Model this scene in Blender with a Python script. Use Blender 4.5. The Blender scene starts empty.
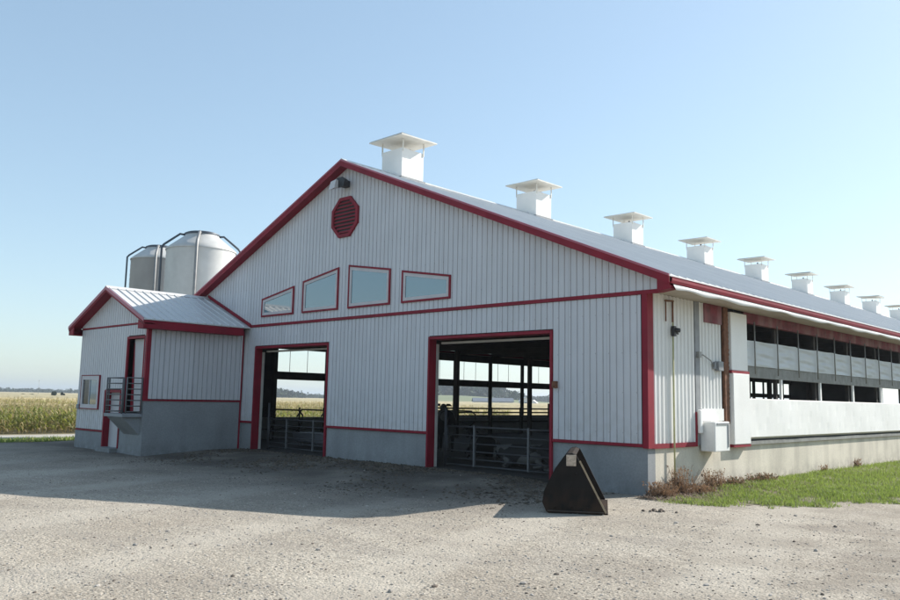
import bpy, bmesh, math, random
import numpy as np
from mathutils import Vector, Matrix
random.seed(7); rng = np.random.default_rng(7)
S = bpy.context.scene; COL = S.collection
PI = math.pi

# ------------------------------------------------------------------ helpers
class MB:
    """collects boxes, prisms, tubes; links them as ONE mesh object"""
    def __init__(s): s.v = []; s.f = []; s.mi = []; s.cur = 0; s.smooth = []; s.sm = False
    def add(s, vs, fs):
        n = len(s.v); s.v += [tuple(q) for q in vs]
        for q in fs: s.f.append(tuple(n + i for i in q)); s.mi.append(s.cur); s.smooth.append(s.sm)
        return s
    def box(s, x0, x1, y0, y1, z0, z1):
        return s.add([(x0,y0,z0),(x1,y0,z0),(x1,y1,z0),(x0,y1,z0),(x0,y0,z1),(x1,y0,z1),(x1,y1,z1),(x0,y1,z1)],
                     [(0,3,2,1),(4,5,6,7),(0,1,5,4),(1,2,6,5),(2,3,7,6),(3,0,4,7)])
    def prism(s, a, b):
        """two matching polygons joined"""
        n = len(a)
        return s.add(list(a)+list(b), [tuple(range(n))[::-1], tuple(range(n, 2*n))] + [(i, (i+1) % n, n+(i+1) % n, n+i) for i in range(n)])
    def beam(s, p, q, w, h, up=(0,0,1)):
        p = Vector(p); q = Vector(q); d = (q-p).normalized(); r = d.cross(Vector(up)).normalized(); u = r.cross(d)
        c = [(-w/2,-h/2),(w/2,-h/2),(w/2,h/2),(-w/2,h/2)]
        return s.prism([p+r*a+u*b for a, b in c], [q+r*a+u*b for a, b in c])
    def tube(s, pts, rad, n=8, cap=True):
        pts = [Vector(p) for p in pts]; m = len(pts); rings = []
        rads = rad if isinstance(rad, (list, tuple)) else [rad]*m
        up = Vector((0,0,1))
        d0 = (pts[1]-pts[0]).normalized()
        if abs(d0.dot(up)) > .95: up = Vector((1,0,0))
        for i, p in enumerate(pts):
            d = ((pts[min(i+1,m-1)]-p).normalized() if i < m-1 else Vector()) + ((p-pts[i-1]).normalized() if i else Vector())
            d.normalize(); r = d.cross(up)
            if r.length < .05: r = d.cross(Vector((0,1,0)))
            r.normalize(); u = r.cross(d)
            rings.append([p + rads[i]*(r*math.cos(2*PI*k/n)+u*math.sin(2*PI*k/n)) for k in range(n)])
        vs = [q for g in rings for q in g]; fs = []
        for i in range(m-1):
            for k in range(n): fs.append((i*n+k, i*n+(k+1) % n, (i+1)*n+(k+1) % n, (i+1)*n+k))
        if cap: fs += [tuple(range(n))[::-1], tuple((m-1)*n+k for k in range(n))]
        o = s.sm; s.sm = True; s.add(vs, fs); s.sm = o
        return s
    def lathe(s, prof, c=(0,0,0), n=40):
        vs = []; fs = []
        for r, z in prof:
            for k in range(n): vs.append((c[0]+r*math.cos(2*PI*k/n), c[1]+r*math.sin(2*PI*k/n), c[2]+z))
        for i in range(len(prof)-1):
            for k in range(n): fs.append((i*n+k, i*n+(k+1) % n, (i+1)*n+(k+1) % n, (i+1)*n+k))
        o = s.sm; s.sm = True; s.add(vs, fs); s.sm = o
        return s
    def build(s, name, mats, parent=None, bevel=0, loc=None):
        me = bpy.data.meshes.new(name); me.from_pydata([tuple(v) for v in s.v], [], s.f)
        if not isinstance(mats, (list, tuple)): mats = [mats]
        for m in mats: me.materials.append(m)
        me.polygons.foreach_set('material_index', s.mi); me.polygons.foreach_set('use_smooth', s.smooth); me.update()
        o = bpy.data.objects.new(name, me); COL.objects.link(o)
        if parent:
            o.parent = parent
            M = Matrix.Identity(4); q = parent
            while q: M = q.matrix_basis @ M; q = q.parent
            if M != Matrix.Identity(4): me.transform(M.inverted())
        elif loc is not None:
            me.transform(Matrix.Translation(-Vector(loc))); o.location = loc
        if bevel:
            b = o.modifiers.new('bevel', 'BEVEL'); b.width = bevel; b.segments = 2; b.limit_method = 'ANGLE'
        return o

def np_mesh(name, V, F, mats, mi=None, smooth=False, parent=None):
    """V (n,3), F (m,k) arrays -> one object"""
    V = np.asarray(V, np.float32); F = np.asarray(F, np.int32); k = F.shape[1]
    me = bpy.data.meshes.new(name)
    me.vertices.add(len(V)); me.vertices.foreach_set('co', V.ravel())
    me.loops.add(F.size); me.loops.foreach_set('vertex_index', F.ravel())
    me.polygons.add(len(F)); me.polygons.foreach_set('loop_start', np.arange(0, F.size, k, dtype=np.int32))
    if not isinstance(mats, (list, tuple)): mats = [mats]
    for m in mats: me.materials.append(m)
    if mi is not None: me.polygons.foreach_set('material_index', np.asarray(mi, np.int32))
    me.polygons.foreach_set('use_smooth', np.full(len(F), smooth))
    me.update(calc_edges=True); me.validate()
    o = bpy.data.objects.new(name, me); COL.objects.link(o)
    if parent: o.parent = parent
    return o

def tag(o, label=None, cat=None, group=None, kind=None):
    if label: o['label'] = label
    if cat: o['category'] = cat
    if group: o['group'] = group
    if kind: o['kind'] = kind
    return o
def empty(name, loc=(0,0,0), rz=0):
    o = bpy.data.objects.new(name, None); COL.objects.link(o); o.location = loc; o.rotation_euler = (0,0,rz); o.empty_display_size = .3
    return o
def copy_tree(o, parent=None):
    c = o.copy(); COL.objects.link(c); c.parent = parent
    for ch in list(o.children): copy_tree(ch, c)
    return c

# ------------------------------------------------------------------ materials
def mat(name, col, rough=.6, var=.12, scale=3., bump=0., bscale=40., metal=0., spec=.5, dirt=None, streak=0., dirtcol=(.12,.10,.08), var2=0, scale2=30, rand=0, sheet=0):
    """principled with two-scale colour variation, optional vertical streaks, dirt and bump"""
    m = bpy.data.materials.new(name); m.use_nodes = True; nt = m.node_tree; N = nt.nodes; L = nt.links
    b = N['Principled BSDF']; b.inputs['Roughness'].default_value = rough; b.inputs['Metallic'].default_value = metal
    b.inputs['Specular IOR Level'].default_value = spec
    tc = N.new('ShaderNodeTexCoord')
    def noise(sc, det=4, stretch=None, w=0):
        n = N.new('ShaderNodeTexNoise'); n.inputs['Scale'].default_value = sc; n.inputs['Detail'].default_value = det
        src = tc.outputs['Object']
        if stretch:
            mp = N.new('ShaderNodeMapping'); mp.inputs['Scale'].default_value = stretch; L.new(src, mp.inputs['Vector']); src = mp.outputs['Vector']
        L.new(src, n.inputs['Vector']); return n.outputs['Fac']
    def ramp(fac, a, b_, lo=0., hi=1.):
        r = N.new('ShaderNodeMapRange'); r.inputs['From Min'].default_value = a; r.inputs['From Max'].default_value = b_
        r.inputs['To Min'].default_value = lo; r.inputs['To Max'].default_value = hi; L.new(fac, r.inputs['Value']); return r.outputs['Result']
    def mix(fac, a, b_, mode='MIX'):
        x = N.new('ShaderNodeMix'); x.data_type = 'RGBA'; x.blend_type = mode
        if isinstance(fac, (int, float)): x.inputs[0].default_value = fac
        else: L.new(fac, x.inputs[0])
        for i, q in ((6, a), (7, b_)):
            if isinstance(q, (tuple, list)): x.inputs[i].default_value = (*q, 1)
            else: L.new(q, x.inputs[i])
        return x.outputs[2]
    c = mix(ramp(noise(scale), .3, .7), tuple(max(0, q*(1-var)) for q in col), tuple(min(1, q*(1+var)) for q in col))
    if var2: 
        k = ramp(noise(scale2, 3), .3, .7, 1-var2, 1+var2); g = N.new('ShaderNodeCombineColor')
        for i in range(3): L.new(k, g.inputs[i])
        c = mix(1., c, g.outputs[0], 'MULTIPLY')
    if streak:
        c = mix(ramp(noise(1., 7, (2.2,2.2,.35)), .46, .72, 0, streak*.8), c, dirtcol)
        c = mix(ramp(noise(.8, 7), .5, .75, 0, streak*.6), c, dirtcol)
    if dirt:   # dirt = (z0, z1, amount): wear that is heaviest at z0 and fades by z1
        gp = N.new('ShaderNodeNewGeometry'); sx = N.new('ShaderNodeSeparateXYZ'); L.new(gp.outputs['Position'], sx.inputs[0])
        h = ramp(sx.outputs['Z'], dirt[0], dirt[1], 1, 0); nz = ramp(noise(6., 6), .35, .65)
        mm = N.new('ShaderNodeMath'); mm.operation = 'MULTIPLY'; L.new(h, mm.inputs[0]); L.new(nz, mm.inputs[1])
        m2 = N.new('ShaderNodeMath'); m2.operation = 'MULTIPLY'; L.new(mm.outputs[0], m2.inputs[0]); m2.inputs[1].default_value = dirt[2]
        c = mix(m2.outputs[0], c, dirtcol)
    if rand:
        gi = N.new('ShaderNodeNewGeometry')
        k = ramp(gi.outputs['Random Per Island'], 0, 1, 1-rand, 1+rand); g = N.new('ShaderNodeCombineColor')
        for i in range(3): L.new(k, g.inputs[i])
        c = mix(1., c, g.outputs[0], 'MULTIPLY')
    if sheet:
        so = N.new('ShaderNodeSeparateXYZ'); L.new(tc.outputs['Object'], so.inputs[0])
        def mt(op, a, b_=0.):
            x = N.new('ShaderNodeMath'); x.operation = op
            for i, q in ((0,a),(1,b_)):
                if isinstance(q, (int,float)): x.inputs[i].default_value = q
                else: L.new(q, x.inputs[i])
            return x.outputs[0]
        h_ = mt('ADD', so.outputs['X'], so.outputs['Y'])
        wn = N.new('ShaderNodeTexWhiteNoise'); wn.noise_dimensions = '1D'; L.new(mt('FLOOR', mt('DIVIDE', h_, .9144)), wn.inputs['W'])
        kk = ramp(wn.outputs['Value'], 0, 1, 1-sheet, 1+sheet); g = N.new('ShaderNodeCombineColor')
        for i in range(3): L.new(kk, g.inputs[i])
        c = mix(1., c, g.outputs[0], 'MULTIPLY')
        lap = mt('LESS_THAN', mt('FRACT', mt('DIVIDE', h_, .9144)), .018)
        sx_ = mt('LESS_THAN', mt('ABSOLUTE', mt('SUBTRACT', mt('FRACT', mt('DIVIDE', h_, .3048)), .18)), .035)
        sz_ = mt('LESS_THAN', mt('ABSOLUTE', mt('SUBTRACT', mt('FRACT', mt('DIVIDE', so.outputs['Z'], .76)), .5)), .013)
        c = mix(mt('MAXIMUM', mt('MULTIPLY', lap, .30), mt('MULTIPLY', mt('MULTIPLY', sx_, sz_), .55)), c, (.22,.22,.23))
    L.new(c, b.inputs['Base Color'])
    if bump:
        bn = N.new('ShaderNodeBump'); bn.inputs['Strength'].default_value = bump; bn.inputs['Distance'].default_value = .01
        L.new(noise(bscale, 6), bn.inputs['Height']); L.new(bn.outputs[0], b.inputs['Normal'])
    return m

M = {}
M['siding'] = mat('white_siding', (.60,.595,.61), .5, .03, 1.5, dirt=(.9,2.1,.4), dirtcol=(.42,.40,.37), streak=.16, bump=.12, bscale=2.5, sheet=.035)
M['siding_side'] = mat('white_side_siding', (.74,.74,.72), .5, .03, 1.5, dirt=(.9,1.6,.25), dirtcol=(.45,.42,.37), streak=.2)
M['red'] = mat('red_trim', (.23,.007,.022), .6, .16, 2.5, spec=.3, streak=.10, dirtcol=(.3,.08,.09))
M['redfade'] = mat('faded_red_tarp', (.17,.022,.035), .7, .35, 5., streak=.75, dirtcol=(.36,.25,.25), bump=.4, bscale=12)
M['concrete'] = mat('concrete', (.66,.60,.49), .85, .10, 1.2, bump=.3, bscale=30, streak=.45, dirtcol=(.25,.225,.19), dirt=(0,.35,.7), var2=.08, scale2=25)
M['concrete_dk'] = mat('weathered_concrete', (.27,.28,.285), .85, .13, .9, bump=.3, bscale=30, streak=.5, dirtcol=(.17,.17,.165), dirt=(0,.4,.7), var2=.08, scale2=25)
M['roof'] = mat('galvanised_roof', (.70,.69,.67), .5, .05, .8, metal=.25, var2=.03, scale2=6)
M['roof_white'] = mat('white_roof_metal', (.62,.61,.59), .45, .04, 1.5, var2=.03)
M['soffit'] = mat('beige_soffit', (.48,.43,.36), .7, .08, 2., streak=.2, dirtcol=(.25,.2,.15))
M['white'] = mat('white_panel', (.86,.85,.82), .5, .03, 2., streak=.12, dirtcol=(.55,.5,.42), var2=.02)
M['white_vent'] = mat('white_ventilator_metal', (.82,.81,.78), .5, .03, 2., streak=.1, dirtcol=(.6,.55,.48))
M['cap'] = mat('ventilator_cap_metal', (.68,.66,.60), .5, .06, 3., streak=.2, dirtcol=(.4,.36,.3))
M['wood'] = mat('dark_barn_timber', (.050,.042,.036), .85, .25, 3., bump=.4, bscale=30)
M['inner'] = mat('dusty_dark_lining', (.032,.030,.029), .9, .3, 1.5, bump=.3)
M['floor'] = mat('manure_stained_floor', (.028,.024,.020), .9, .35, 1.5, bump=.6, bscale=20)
M['post'] = mat('dusty_grey_post', (.50,.47,.42), .7, .12, 4.)
M['beam'] = mat('galvanised_grey_beam', (.24,.24,.225), .7, .2, 6., streak=.4, dirtcol=(.15,.14,.12))
M['rod'] = mat('dull_steel_rod', (.26,.26,.25), .5, .1, 5., metal=.4)
M['galv'] = mat('galvanised_pipe', (.27,.265,.255), .55, .12, 6., metal=.5)
M['gate'] = mat('dusty_gate_pipe', (.055,.055,.058), .6, .15, 6., metal=.2)
M['rust'] = mat('rusty_brown_post', (.17,.075,.04), .9, .35, 12., bump=.6, bscale=40)
M['black'] = mat('black_metal', (.02,.02,.022), .5, .2, 6.)
M['grey'] = mat('grey_metal', (.25,.26,.27), .6, .15, 4.)
M['bucket'] = mat('worn_black_bucket_steel', (.012,.010,.009), .7, .3, 5., spec=.15, bump=.5, bscale=14, streak=.9, dirtcol=(.055,.032,.019), dirt=(0,.42,.85))
M['edge'] = mat('scraped_steel_edge', (.30,.24,.16), .5, .25, 20., metal=.3)
M['gate2'] = mat('worn_gate_upright', (.13,.13,.13), .6, .15, 6.)
M['edge2'] = mat('rusty_wear_steel', (.07,.05,.038), .7, .4, 15.)
M['patch'] = mat('pale_beige_plate', (.45,.36,.28), .7, .25, 40.)
M['bin'] = mat('dusty_bin_metal', (.56,.55,.52), .55, .07, .9, streak=.22, dirtcol=(.40,.38,.34), var2=.04, scale2=5, metal=.15)
M['rail'] = mat('blue_grey_pipe', (.075,.09,.11), .5, .15, 4., metal=.2)
M['yellow'] = mat('yellow_gas_pipe', (.44,.42,.21), .6, .15, 8., streak=.3, dirtcol=(.3,.28,.15))
M['frame'] = mat('dull_window_frame', (.56,.53,.53), .6, .06, 5.)
M['interiordoor'] = mat('pale_grey_door', (.55,.54,.54), .5, .05, 3., streak=.2, dirtcol=(.35,.33,.3))

def glass_mat():
    m = bpy.data.materials.new('window_glass'); m.use_nodes = True; b = m.node_tree.nodes['Principled BSDF']
    b.inputs['Base Color'].default_value = (.03,.13,.17,1); b.inputs['Roughness'].default_value = .04
    b.inputs['IOR'].default_value = 2.0; b.inputs['Specular IOR Level'].default_value = .75
    b.inputs['Coat Weight'].default_value = .6; b.inputs['Coat Roughness'].default_value = .02
    n = m.node_tree.nodes.new('ShaderNodeTexNoise'); n.inputs['Scale'].default_value = .9
    bp = m.node_tree.nodes.new('ShaderNodeBump'); bp.inputs['Strength'].default_value = .05; bp.inputs['Distance'].default_value = .02
    m.node_tree.links.new(n.outputs['Fac'], bp.inputs['Height']); m.node_tree.links.new(bp.outputs[0], b.inputs['Normal'])
    return m
M['glass'] = glass_mat()

def curtain_mat():
    m = mat('translucent_curtain', (.74,.78,.80), .45, .05, 2., streak=.12, dirtcol=(.35,.36,.36), bump=.0)
    nt = m.node_tree; N = nt.nodes; L = nt.links; b = N['Principled BSDF']; out = N['Material Output']
    t = N.new('ShaderNodeBsdfTranslucent'); t.inputs['Color'].default_value = (.6,.62,.64,1)
    x = N.new('ShaderNodeMixShader'); x.inputs[0].default_value = .25
    L.new(b.outputs[0], x.inputs[1]); L.new(t.outputs[0], x.inputs[2]); L.new(x.outputs[0], out.inputs['Surface'])
    return m
M['curtain'] = curtain_mat()

# ------------------------------------------------------------------ terrain
def sst(a, b, x):
    t = np.clip((x-a)/(b-a), 0, 1); return t*t*(3-2*t)
def H(x, y):
    x = np.asarray(x, float); y = np.asarray(y, float)
    h = -.35*sst(-20, -30, x)
    h = h + .11*sst(-1.2, -3.5, x)*sst(-3.2, -.6, y)*sst(-24,-19,x)
    und = .012*np.sin(x*1.3+y*.7)+.010*np.sin(x*.6-y*1.9+1)+.006*np.sin(x*3.1+y*2.3)+.005*np.sin(x*2.1-y*4.3+2)
    und = .45*und*sst(-.2, -1.2, y)
    h = h + und
    # low bank of turf against the side wall
    h = h + .05*sst(.0,.5,x)*sst(1.0,3.5,y)*sst(9,3,x)
    return h
def sheet(name, x0, x1, y0, y1, step, dz, m, keep=None, step_y=None):
    xs = np.arange(x0, x1+1e-6, step); ys = np.arange(y0, y1+1e-6, step_y or step)
    X, Y = np.meshgrid(xs, ys); Z = H(X, Y)+dz; nx, ny = len(xs), len(ys)
    V = np.stack([X.ravel(), Y.ravel(), Z.ravel()], 1)
    i, j = np.meshgrid(np.arange(nx-1), np.arange(ny-1)); a = (j*nx+i).ravel()
    F = np.stack([a, a+1, a+nx+1, a+nx], 1)
    if keep is not None:
        c = V[F].mean(1); F = F[keep(c[:,0], c[:,1])]
    return np_mesh(name, V, F, m, smooth=True)

def gravel_mat():
    m = bpy.data.materials.new('gravel'); m.use_nodes = True; nt = m.node_tree; N = nt.nodes; L = nt.links; b = N['Principled BSDF']
    b.inputs['Roughness'].default_value = .95; b.inputs['Specular IOR Level'].default_value = .2
    tc = N.new('ShaderNodeTexCoord'); P = tc.outputs['Object']
    def noise(sc, det=5, st=None):
        n = N.new('ShaderNodeTexNoise'); n.inputs['Scale'].default_value = sc; n.inputs['Detail'].default_value = det; src = P
        if st: mp = N.new('ShaderNodeMapping'); mp.inputs['Scale'].default_value = st; mp.inputs['Rotation'].default_value = (0,0,.45); L.new(P, mp.inputs['Vector']); src = mp.outputs['Vector']
        L.new(src, n.inputs['Vector']); return n.outputs['Fac']
    def rng_(f, a, b_, lo=0, hi=1):
        r = N.new('ShaderNodeMapRange'); 
        for k, v in (('From Min',a),('From Max',b_),('To Min',lo),('To Max',hi)): r.inputs[k].default_value = v
        L.new(f, r.inputs['Value']); return r.outputs['Result']
    def mix(f, a, b_, mode='MIX'):
        x = N.new('ShaderNodeMix'); x.data_type = 'RGBA'; x.blend_type = mode
        if isinstance(f, (int,float)): x.inputs[0].default_value = f
        else: L.new(f, x.inputs[0])
        for i, q in ((6,a),(7,b_)):
            if isinstance(q, tuple): x.inputs[i].default_value = (*q,1)
            else: L.new(q, x.inputs[i])
        return x.outputs[2]
    def mth(op, a, b_):
        x = N.new('ShaderNodeMath'); x.operation = op
        for i, q in ((0,a),(1,b_)):
            if isinstance(q, (int,float)): x.inputs[i].default_value = q
            else: L.new(q, x.inputs[i])
        return x.outputs[0]
    c = mix(rng_(noise(.5,6), .35, .65), (.365,.315,.250), (.450,.400,.325))
    c = mix(rng_(noise(1.0,4,(.25,2.2,1)), .52, .68, 0, .35), c, (.27,.235,.20))
    vo = N.new('ShaderNodeTexVoronoi'); vo.inputs['Scale'].default_value = 55; L.new(P, vo.inputs['Vector'])
    g = N.new('ShaderNodeSeparateColor'); L.new(vo.outputs['Color'], g.inputs[0])
    k = rng_(g.outputs[0], 0, 1, .62, 1.30); cc = N.new('ShaderNodeCombineColor')
    for i in range(3): L.new(k, cc.inputs[i])
    c = mix(1., c, cc.outputs[0], 'MULTIPLY')
    k2 = rng_(noise(28,6), .3, .7, .8, 1.18); c2 = N.new('ShaderNodeCombineColor')
    for i in range(3): L.new(k2, c2.inputs[i])
    c = mix(1., c, c2.outputs[0], 'MULTIPLY')
    c = mix(rng_(noise(5,7), .48, .72, 0, .38), c, (.25,.215,.175))
    c = mix(rng_(noise(16,5), .56, .72, 0, .5), c, (.20,.17,.14))
    wv = N.new('ShaderNodeTexWave'); wv.inputs['Scale'].default_value = .16; wv.inputs['Distortion'].default_value = 3.5; wv.inputs['Detail'].default_value = 3; wv.inputs['Detail Scale'].default_value = .5
    mpw = N.new('ShaderNodeMapping'); mpw.inputs['Rotation'].default_value = (0,0,1.0); L.new(P, mpw.inputs['Vector']); L.new(mpw.outputs['Vector'], wv.inputs['Vector'])
    c = mix(mth('MULTIPLY', rng_(wv.outputs['Fac'], .72, .98), rng_(noise(1.5,6), .3, .7, .05, .5)), c, (.27,.235,.195))
    wl = N.new('ShaderNodeTexWave'); wl.inputs['Scale'].default_value = .11; wl.inputs['Distortion'].default_value = 2.2; wl.inputs['Detail'].default_value = 2; wl.inputs['Detail Scale'].default_value = .35
    mpl = N.new('ShaderNodeMapping'); mpl.inputs['Rotation'].default_value = (0,0,-.35); mpl.inputs['Location'].default_value = (2.1,.7,0); L.new(P, mpl.inputs['Vector']); L.new(mpl.outputs['Vector'], wl.inputs['Vector'])
    c = mix(mth('MULTIPLY', rng_(wl.outputs['Fac'], .70, .9), rng_(noise(2.2,6), .3, .7, .2, .7)), c, (.47,.42,.345))
    # trodden manure and soil before the doorways; barn shade painted wider over gravel
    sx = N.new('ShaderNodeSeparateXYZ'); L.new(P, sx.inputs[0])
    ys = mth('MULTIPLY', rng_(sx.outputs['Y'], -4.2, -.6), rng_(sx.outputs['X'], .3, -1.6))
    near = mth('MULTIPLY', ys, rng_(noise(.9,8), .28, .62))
    yard_shade = mth('MULTIPLY', mth('MULTIPLY', rng_(sx.outputs['Y'], -7.5, -3.0), rng_(sx.outputs['X'], .2, -2.5)), rng_(noise(.45,8), .25, .6, .45, 1))  # shade in front of the barn, put into the gravel colour
    c = mix(mth('MULTIPLY', yard_shade, .86), c, (.085,.075,.064))
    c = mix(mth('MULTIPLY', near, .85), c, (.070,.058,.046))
    # soil patch on the right of the yard
    pr = mth('MULTIPLY', rng_(sx.outputs['X'], 1.5, 5.0), rng_(noise(1.1,9), .40, .60))
    c = mix(mth('MULTIPLY', pr, .6), c, (.19,.155,.12))
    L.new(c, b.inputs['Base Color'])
    v2 = N.new('ShaderNodeTexVoronoi'); v2.inputs['Scale'].default_value = 34; L.new(P, v2.inputs['Vector'])
    hh = mth('ADD', mth('MULTIPLY', v2.outputs['Distance'], -.6), mth('ADD', mth('MULTIPLY', noise(60,4), .7), mth('MULTIPLY', noise(9,5), 1.3)))
    bn = N.new('ShaderNodeBump'); bn.inputs['Strength'].default_value = .5; bn.inputs['Distance'].default_value = .03
    L.new(hh, bn.inputs['Height']); L.new(bn.outputs[0], b.inputs['Normal'])
    return m
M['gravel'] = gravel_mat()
M['stone'] = mat('loose_stone', (.36,.325,.285), .9, .1, 2., rand=.32)
M['stone_dk'] = mat('dark_clod', (.15,.12,.095), .95, .2, 5., rand=.3)
M['turf'] = mat('turf_soil', (.155,.135,.075), .95, .35, 2.5, bump=.5, var2=.2)
M['fieldsoil'] = mat('field_soil', (.20,.17,.10), .95, .2, .05, var2=.1, scale2=1)
M['lane'] = mat('pale_dusty_lane', (.40,.37,.32), .95, .08, .8, var2=.1, scale2=20)
M['canopy'] = mat('ripening_crop', (.40,.33,.18), .95, .16, .02, var2=.22, scale2=.8, bump=.0)
M['pasture'] = mat('green_pasture', (.17,.19,.08), .95, .2, .01, var2=.12, scale2=.2)

def grass_edge(y):   # turf runs out along a ragged slanting line
    return 1.38+(y+.9)*.66+.14*np.sin(y*2.3)+.12*np.sin(y*5.1+1)+.08*np.sin(y*13.7)+.05*np.sin(y*31)
in_barn = lambda x, y: (x > -18.1) & (x < -.1) & (y > .15) & (y < 54)
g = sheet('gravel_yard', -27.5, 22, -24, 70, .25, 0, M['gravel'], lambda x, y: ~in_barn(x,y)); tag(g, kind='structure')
g = sheet('turf_bank', .02, 14, -1.0, 70, .2, .006, M['turf'], lambda x, y: (x < np.minimum(grass_edge(y), 14)-.45) & (y > .2)); tag(g, kind='structure')
g = sheet('grass_verge', -26.6, -22.2, -30, 70, .3, .006, M['turf']); tag(g, kind='structure')
g = sheet('farm_track', -33.2, -26.6, -60, 150, .4, .012, M['lane']); tag(g, kind='structure')

# open country out to the horizon
def polar(name, r0, r1, nr, a0, a1, na, zf, m, c=(-30,0)):
    rs = np.geomspace(r0, r1, nr); an = np.radians(np.linspace(a0, a1, na)); R_, A = np.meshgrid(rs, an)
    X = c[0]+R_*np.cos(A); Y = c[1]+R_*np.sin(A); Z = zf(X, Y, R_)
    V = np.stack([X.ravel(), Y.ravel(), Z.ravel()], 1); i, j = np.meshgrid(np.arange(nr-1), np.arange(na-1)); a = (j*nr+i).ravel()
    return np_mesh(name, V, np.stack([a, a+1, a+nr+1, a+nr], 1), m, smooth=True)
n = 60
g = polar('field_ground', .5, 4200, 70, 0, 360, 180, lambda X, Y, R_: H(X, np.clip(Y,-99,99))-.06-.25*sst(20,120,R_)*0, M['fieldsoil'], (0,0)); tag(g, kind='structure')
g = sheet('crop_soil', -62, -33.0, -60, 150, 1., .01, M['fieldsoil']); tag(g, kind='structure')

# far crop canopy: one rolling surface of leaf tops
def canopy():
    xs = -np.concatenate([np.arange(52, 130, .6), np.geomspace(130, 1500, 160)])
    ang = np.concatenate([np.arange(-40, 130, .6), np.arange(130, 600, 4.)])
    X, Y = np.meshgrid(xs, ang)
    Z = .74 + .16*(rng.random(X.shape)-.5)*np.clip(200/(-X), .2, 1) + .10*np.sin(X*.11)*np.sin(Y*.07)
    Z = np.where(X >= -53, -.3, Z)
    V = np.stack([X.ravel(), Y.ravel(), Z.ravel()], 1); nx = len(xs); i, j = np.meshgrid(np.arange(nx-1), np.arange(len(ang)-1)); a = (j*nx+i).ravel()
    return np_mesh('crop_canopy', V, np.stack([a, a+1, a+nx+1, a+nx], 1), M['canopy'], smooth=False)
tag(canopy(), 'distant tan and green crop tops stretching to the horizon', 'crop', kind='stuff')

# ------------------------------------------------------------------ corn (one stuff object)
def leafy2(name, col, tcol, **k):
    m = mat(name, col, .6, **k); nt = m.node_tree; N = nt.nodes; b = N['Principled BSDF']; t = N.new('ShaderNodeBsdfTranslucent'); t.inputs['Color'].default_value = (*tcol,1)
    x = N.new('ShaderNodeMixShader'); x.inputs[0].default_value = .4; nt.links.new(b.outputs[0], x.inputs[1]); nt.links.new(t.outputs[0], x.inputs[2]); nt.links.new(x.outputs[0], N['Material Output'].inputs['Surface']); return m
M['corn_leaf'] = leafy2('yellowing_corn_leaf', (.20,.215,.055), (.34,.36,.07), var=.3, scale=.7, rand=.35)
M['corn_dry'] = leafy2('dry_corn_leaf', (.42,.34,.17), (.42,.34,.15), var=.25, scale=.9, rand=.3)
def corn():
    protos = []
    for k in range(8):
        V = []; F = []; mi = []
        h = 1.15+.12*random.random()
        for a in (0, PI/2):
            n0 = len(V); w = .012
            V += [(-w*math.cos(a),-w*math.sin(a),0),(w*math.cos(a),w*math.sin(a),0),(w*.5*math.cos(a),w*.5*math.sin(a),h),(-w*.5*math.cos(a),-w*.5*math.sin(a),h)]
            F.append((n0,n0+1,n0+2,n0+3)); mi.append(1)
        for l in range(10):
            a = l*2.4+random.random(); z0 = .12+.085*l+random.random()*.04; Lh = .34+random.random()*.16; up = .22+.1*random.random(); w = .028+.02*random.random()
            dry = 1 if random.random() < (.35 if l < 3 else .15 if l < 8 else .5) else 0
            pr = None
            for s in range(5):
                t = s/4; r = Lh*t*.8; z = z0+up*math.sin(t*2.4)*.9-.18*t*t; ww = w*(1-t**2)+.003
                q = ((r*math.cos(a)-ww*math.sin(a), r*math.sin(a)+ww*math.cos(a), z), (r*math.cos(a)+ww*math.sin(a), r*math.sin(a)-ww*math.cos(a), z))
                V += q
                if s: n1 = len(V); F.append((n1-4,n1-3,n1-1,n1-2)); mi.append(dry)
        for l in range(3):
            a = random.random()*6.28; n0 = len(V); dx, dy = .07*math.cos(a), .07*math.sin(a)
            V += [(0,0,h-.03),(.015,.0,h-.03),(dx+.012,dy,h+.14),(dx,dy,h+.14)]; F.append((n0,n0+1,n0+2,n0+3)); mi.append(1)
        protos.append((np.array(V), np.array(F), np.array(mi)))
    pos = []
    for r in range(90):                      # rows run along the track
        x = -34.2-r*.62
        lo, hi = (-16-r*.5, 16+r*.9) if r < 30 else (-10, 60)
        yy = np.arange(lo, hi, .24 if r < 10 else .36 if r < 40 else .6); yy = yy+rng.normal(0,.06,len(yy)); pos += [(x+rng.normal(0,.05), q) for q in yy if rng.random() > .05]
    VV = []; FF = []; MI = []; n0 = 0
    for x, y in pos:
        V, F, mi = protos[rng.integers(8)]; a = rng.random()*6.28; s = .85+.3*rng.random(); c, sn = math.cos(a)*s, math.sin(a)*s
        W = np.stack([x+V[:,0]*c-V[:,1]*sn+V[:,2]*rng.normal(0,.05), y+V[:,0]*sn+V[:,1]*c, -.36+V[:,2]*s], 1)
        VV.append(W); FF.append(F+n0); MI.append(mi); n0 += len(V)
    o = np_mesh('corn_crop', np.concatenate(VV), np.concatenate(FF), [M['corn_leaf'], M['corn_dry']], np.concatenate(MI))
    tag(o, 'standing field of yellowing green corn beyond the pale track', 'corn', kind='stuff')
corn()

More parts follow.
